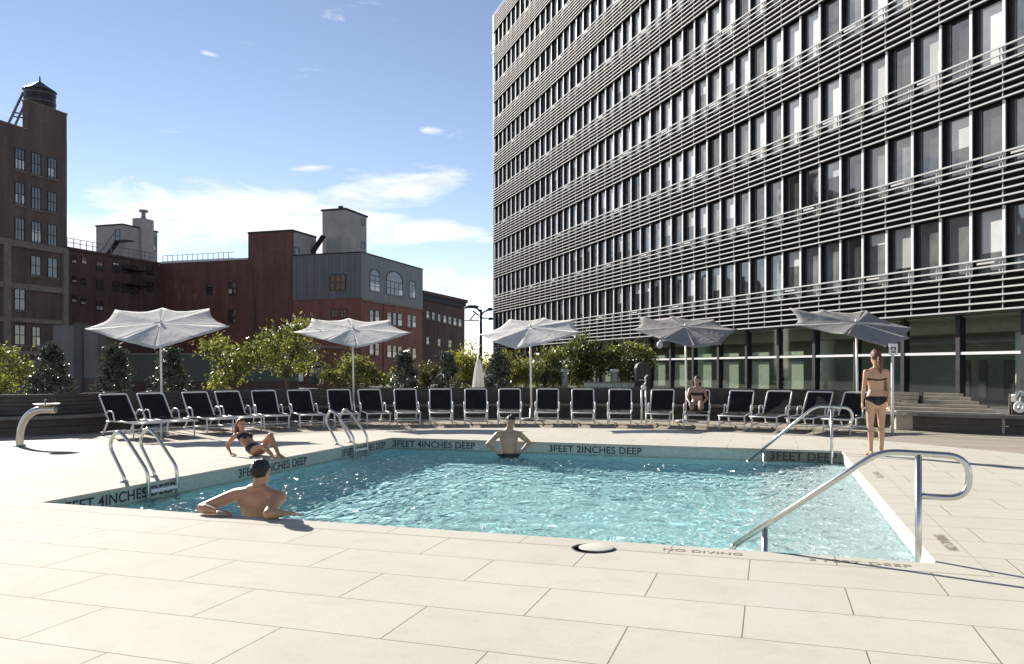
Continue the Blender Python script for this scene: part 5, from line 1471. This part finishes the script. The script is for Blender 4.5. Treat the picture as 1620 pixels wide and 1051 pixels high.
def hair_cap(root, hf, mat, length=0.0, locks=(), front=.035, seed=1, puff=1.0):
    c, rot, k = hf; mb = MB(); rs = random.Random(seed)
    L = lambda x, y, z: c + rot @ Vector((x, y, z)) * k
    mb.ball(L(0, -.020, .036), (.081 * k * puff, .096 * k * puff, .091 * k * puff), 28, 20, rot)
    vs = []
    for i, v in enumerate(mb.v):
        q = rot.transposed() @ (Vector(v) - c) / k
        line = .055 if q.y > .035 else (-.105 if q.y < -.04 else -.105 + (q.y + .04) / .075 * .16)
        if q.z < line: q = Vector((q.x * .80, q.y * .80 - .004, max(q.z, line - .02)))
        nn = noise.noise(q * 45 + Vector((seed, 0, 0))) * .010 + noise.noise(q * 110 + Vector((seed, 3, 0))) * .006
        q = q * (1 + nn / .09)
        vs.append(c + rot @ q * k)
    mb.v = [tuple(v) for v in vs]
    for path, rad in locks: ell_tube(mb, [L(*p) for p in path], rad, tuple(rot @ Vector((1, 0, 0))), 12)
    o = mb.build("hair", mat, root, True)
    return o

# standing woman, back to the camera
g = ground(1386, 721)
J = dict(spine=[((0, .0, .835), .135, .095), ((0, -.005, .90), .172, .118), ((0, .005, .97), .155, .10), ((0, .012, 1.06), .122, .085), ((0, .005, 1.17), .137, .092), ((0, -.01, 1.28), .152, .092), ((0, -.012, 1.365), .128, .068)],
         head=(-.012, .012, 1.585), hfwd=(-.28, 1, -.05), k=.98,
         arms=[((-.172, -.01, 1.345), (-.212, -.03, 1.085), (-.222, .02, .86), (-.05, .12, -1), (1, 0, .1), -1), ((.172, -.01, 1.345), (.208, -.03, 1.085), (.205, .03, .865), (.02, .15, -1), (-1, 0, .1), 1)],
         legs=[((-.086, 0, .86), (-.092, .012, .475), (-.090, -.01, .075), (-.12, .16, .03)), ((.086, 0, .86), (.092, .015, .475), (.086, -.01, .075), (.115, .16, .03))],
         extra=[((-.075, -.062, .865), (.078, .070, .082)), ((.075, -.062, .865), (.078, .070, .082))])
t, b, hf = person("woman in a black bikini standing, back turned, by the far corner of the pool", (g.x, g.y, .004), R(-8), J, "f", M["skin_b"])
t.scale = (.93, .95, 1.0)
def bottom(c, lo=.845, hi=.945, cut=.62):
    x = abs(c.x)
    if not (.74 < c.z < hi) or x > .24: return False
    if c.y < 0: return c.z > hi - .145 + max(0, (x - .03)) * .62 and x < .19
    return c.z > hi - .17 + x * .95 and x < .19
garment(t, b, "bikini_bottom", M["bikini"], lambda c: bottom(c, hi=.955))
garment(t, b, "bikini_top", M["bikini"], lambda c: abs(c.x) < .165 and ((c.y < .02 and 1.200 < c.z - .12 * abs(c.x) < 1.232) or (c.y >= .02 and abs(c.x) < .12 and 1.20 < c.z < 1.29)))
hair_cap(t, hf, M["hair_red"], puff=1.05, locks=[([(.0, -.095, .03), (.012, -.125, -.02), (.022, -.12, -.11), (.03, -.105, -.20), (.032, -.10, -.27)], [.034, .052, .048, .034, .010])])

# woman leaning back on her arms beside the pool
g = ground(405, 721)
J = dict(spine=[((0, .0, .10), .160, .10), ((0, -.09, .135), .155, .098), ((0, -.19, .185), .122, .082), ((0, -.28, .255), .135, .088), ((0, -.36, .33), .142, .085), ((0, -.405, .375), .118, .064)],
         head=(0, -.44, .545), hfwd=(.25, 1, .05), hup=(0, -.22, 1), k=.96, vox=.008,
         arms=[((-.165, -.40, .350), (-.255, -.52, .175), (-.24, -.42, .033), (.1, .95, -.15), (0, 0, -1), -1), ((.165, -.40, .350), (.255, -.52, .175), (.24, -.42, .033), (-.1, .95, -.15), (0, 0, -1), 1)],
         legs=[((-.085, .05, .10), (-.07, .33, .375), (-.06, .56, .075), (-.05, .73, .03)), ((.085, .05, .10), (.12, .38, .20), (.13, .62, .07), (.15, .79, .045))], curl=.08)
t, b, hf = person("auburn haired woman in a black bikini reclining on her elbows by the pool", (g.x, g.y, .004), R(-90 - 36), J, "f", M["skin_a"])
t.scale = (.88, .88, .88)
garment(t, b, "bikini_top", M["bikini"], lambda c: abs(c.x) < .155 and -.375 < c.y - .75 * (c.z - .33) < -.275 and c.z > .16)
garment(t, b, "bikini_bottom", M["bikini"], lambda c: -.12 < c.y - .5 * (c.z - .1) < .06 and abs(c.x) < .185)
ex = [((s_ * .062, -.255, .335), .052) for s_ in (-1, 1)]
mb = MB()
for c, r_ in ex: mb.ball(c, (r_ * .95, r_, r_), 14, 10)
mb.build("bikini_cup", M["bikini"], t, True)
hair_cap(t, hf, M["hair_red"], locks=[([(-.03, -.08, .03), (-.045, -.12, -.06), (-.05, -.13, -.18), (-.045, -.10, -.29)], [.036, .048, .046, .016]), ([(.035, -.08, .03), (.05, -.12, -.06), (.055, -.13, -.17), (.05, -.10, -.27)], [.036, .046, .044, .014]), ([(0, -.09, .0), (0, -.135, -.10), (0, -.14, -.25)], [.04, .05, .02])], seed=4)

# man at the front edge, leaning back on his elbows
sx = 2.57; o_ = pool(-HU + sx, -HV)
J = dict(spine=[((0, .40, -.50), .155, .10), ((0, .33, -.34), .155, .098), ((0, .25, -.16), .168, .105), ((0, .19, .0), .205, .112), ((0, .16, .11), .225, .112), ((0, .15, .185), .205, .09), ((0, .155, .23), .135, .066)],
         head=(.015, .20, .392), hfwd=(.12, 1, .02), k=1.04, vox=.0075,
         arms=[((-.245, .15, .165), (-.50, -.035, .056), (-.295, -.075, .042), (1, .05, -.05), (0, 0, -1), 1), ((.245, .15, .165), (.295, -.10, .056), (.40, .01, .045), (.55, .75, -.05), (0, 0, -1), -1)],
         legs=[((-.09, .42, -.50), (-.12, .85, -.50), (-.13, 1.2, -.72), (-.14, 1.36, -.66)), ((.09, .42, -.50), (.13, .88, -.54), (.15, 1.22, -.78), (.16, 1.38, -.72))], curl=.22, armk=1.28,
         extra=[((-.12, .155, .185), (.11, .06, .055)), ((.12, .155, .185), (.11, .06, .055)), ((-.235, .15, .165), (.072, .07, .068)), ((.235, .15, .165), (.072, .07, .068))])
t, b, hf = person("dark haired bare chested man leaning back on his elbows at the front pool edge", (o_.x, o_.y, .004), PA, J, "m", M["skin_a"])
garment(t, b, "swim_shorts", M["bikini"], lambda c: c.z < -.33 and c.y < .72)
hair_cap(t, hf, M["hair_dark"], puff=1.04, seed=7)

# man standing in the water, hands on hips
gp = Vector((gx(805, 14.75), 14.75, -1.215))
J = dict(spine=[((0, 0, .92), .150, .105), ((0, 0, .98), .155, .105), ((0, .0, 1.08), .140, .098), ((0, .0, 1.20), .152, .105), ((0, -.005, 1.32), .172, .110), ((0, -.012, 1.42), .160, .085), ((0, -.012, 1.455), .10, .065)],
         head=(-.03, .03, 1.635), hfwd=(.25, 1, -.35), hup=(.0, .3, 1), k=.98,
         arms=[((-.20, -.012, 1.40), (-.395, -.06, 1.235), (-.235, .06, 1.10), (.75, .25, -.55), (.3, -1, .2), 1), ((.20, -.012, 1.40), (.395, -.04, 1.215), (.25, .07, 1.09), (-.75, .25, -.55), (-.3, -1, .2), -1)],
         legs=[((-.095, 0, .93), (-.10, .02, .50), (-.10, 0, .08), (-.13, .17, .03)), ((.095, 0, .93), (.10, .02, .50), (.10, 0, .08), (.13, .17, .03))], curl=.35)
t, b, hf = person("slim man standing waist deep in the pool with hands on hips", gp, R(180 + 6), J, "m", M["skin_c"])
garment(t, b, "swim_shorts", M["bikini"], lambda c: .55 < c.z < 1.055 and abs(c.x) < .22 and c.y > -.3)
hair_cap(t, hf, M["hair_dark"], seed=9)

# woman sitting on a lounger in the far row
loc, rz = lounger_at[16]
J = dict(spine=[((0, .0, .47), .160, .105), ((0, -.05, .54), .150, .10), ((0, -.09, .64), .125, .085), ((0, -.11, .75), .140, .09), ((0, -.12, .85), .148, .09), ((0, -.12, .915), .120, .066)],
         head=(0, -.09, 1.10), hfwd=(.1, 1, -.1), k=.97, vox=.010,
         arms=[((-.165, -.12, .895), (-.235, -.02, .67), (-.13, .18, .545), (.2, .9, -.1), (.3, 0, -1), -1), ((.165, -.12, .895), (.235, -.02, .67), (.15, .19, .545), (-.2, .9, -.1), (-.3, 0, -1), 1)],
         legs=[((-.085, .05, .46), (-.10, .42, .60), (-.09, .80, .425), (-.10, .96, .47)), ((.085, .05, .46), (.10, .44, .56), (.09, .83, .425), (.10, .99, .47))])
fwd = Vector((math.sin(rz), -math.cos(rz), 0)); loc2 = loc + fwd * .22
t, b, hf = person("dark haired woman in a dark bikini sitting on a lounger in the far row", (loc2.x, loc2.y, -.005), rz + math.pi, J, "f", M["skin_c"])
garment(t, b, "bikini_top", M["bikini"], lambda c: abs(c.x) < .16 and .735 < c.z < .815 and c.y < .1)
garment(t, b, "bikini_bottom", M["bikini"], lambda c: c.z < .57 and c.y < .06)
hair_cap(t, hf, M["hair_dark"], locks=[([(-.03, -.08, .03), (-.045, -.10, -.08), (-.045, -.07, -.2)], [.036, .045, .014]), ([(.03, -.08, .03), (.045, -.10, -.08), (.045, -.07, -.2)], [.036, .045, .014])], seed=12)
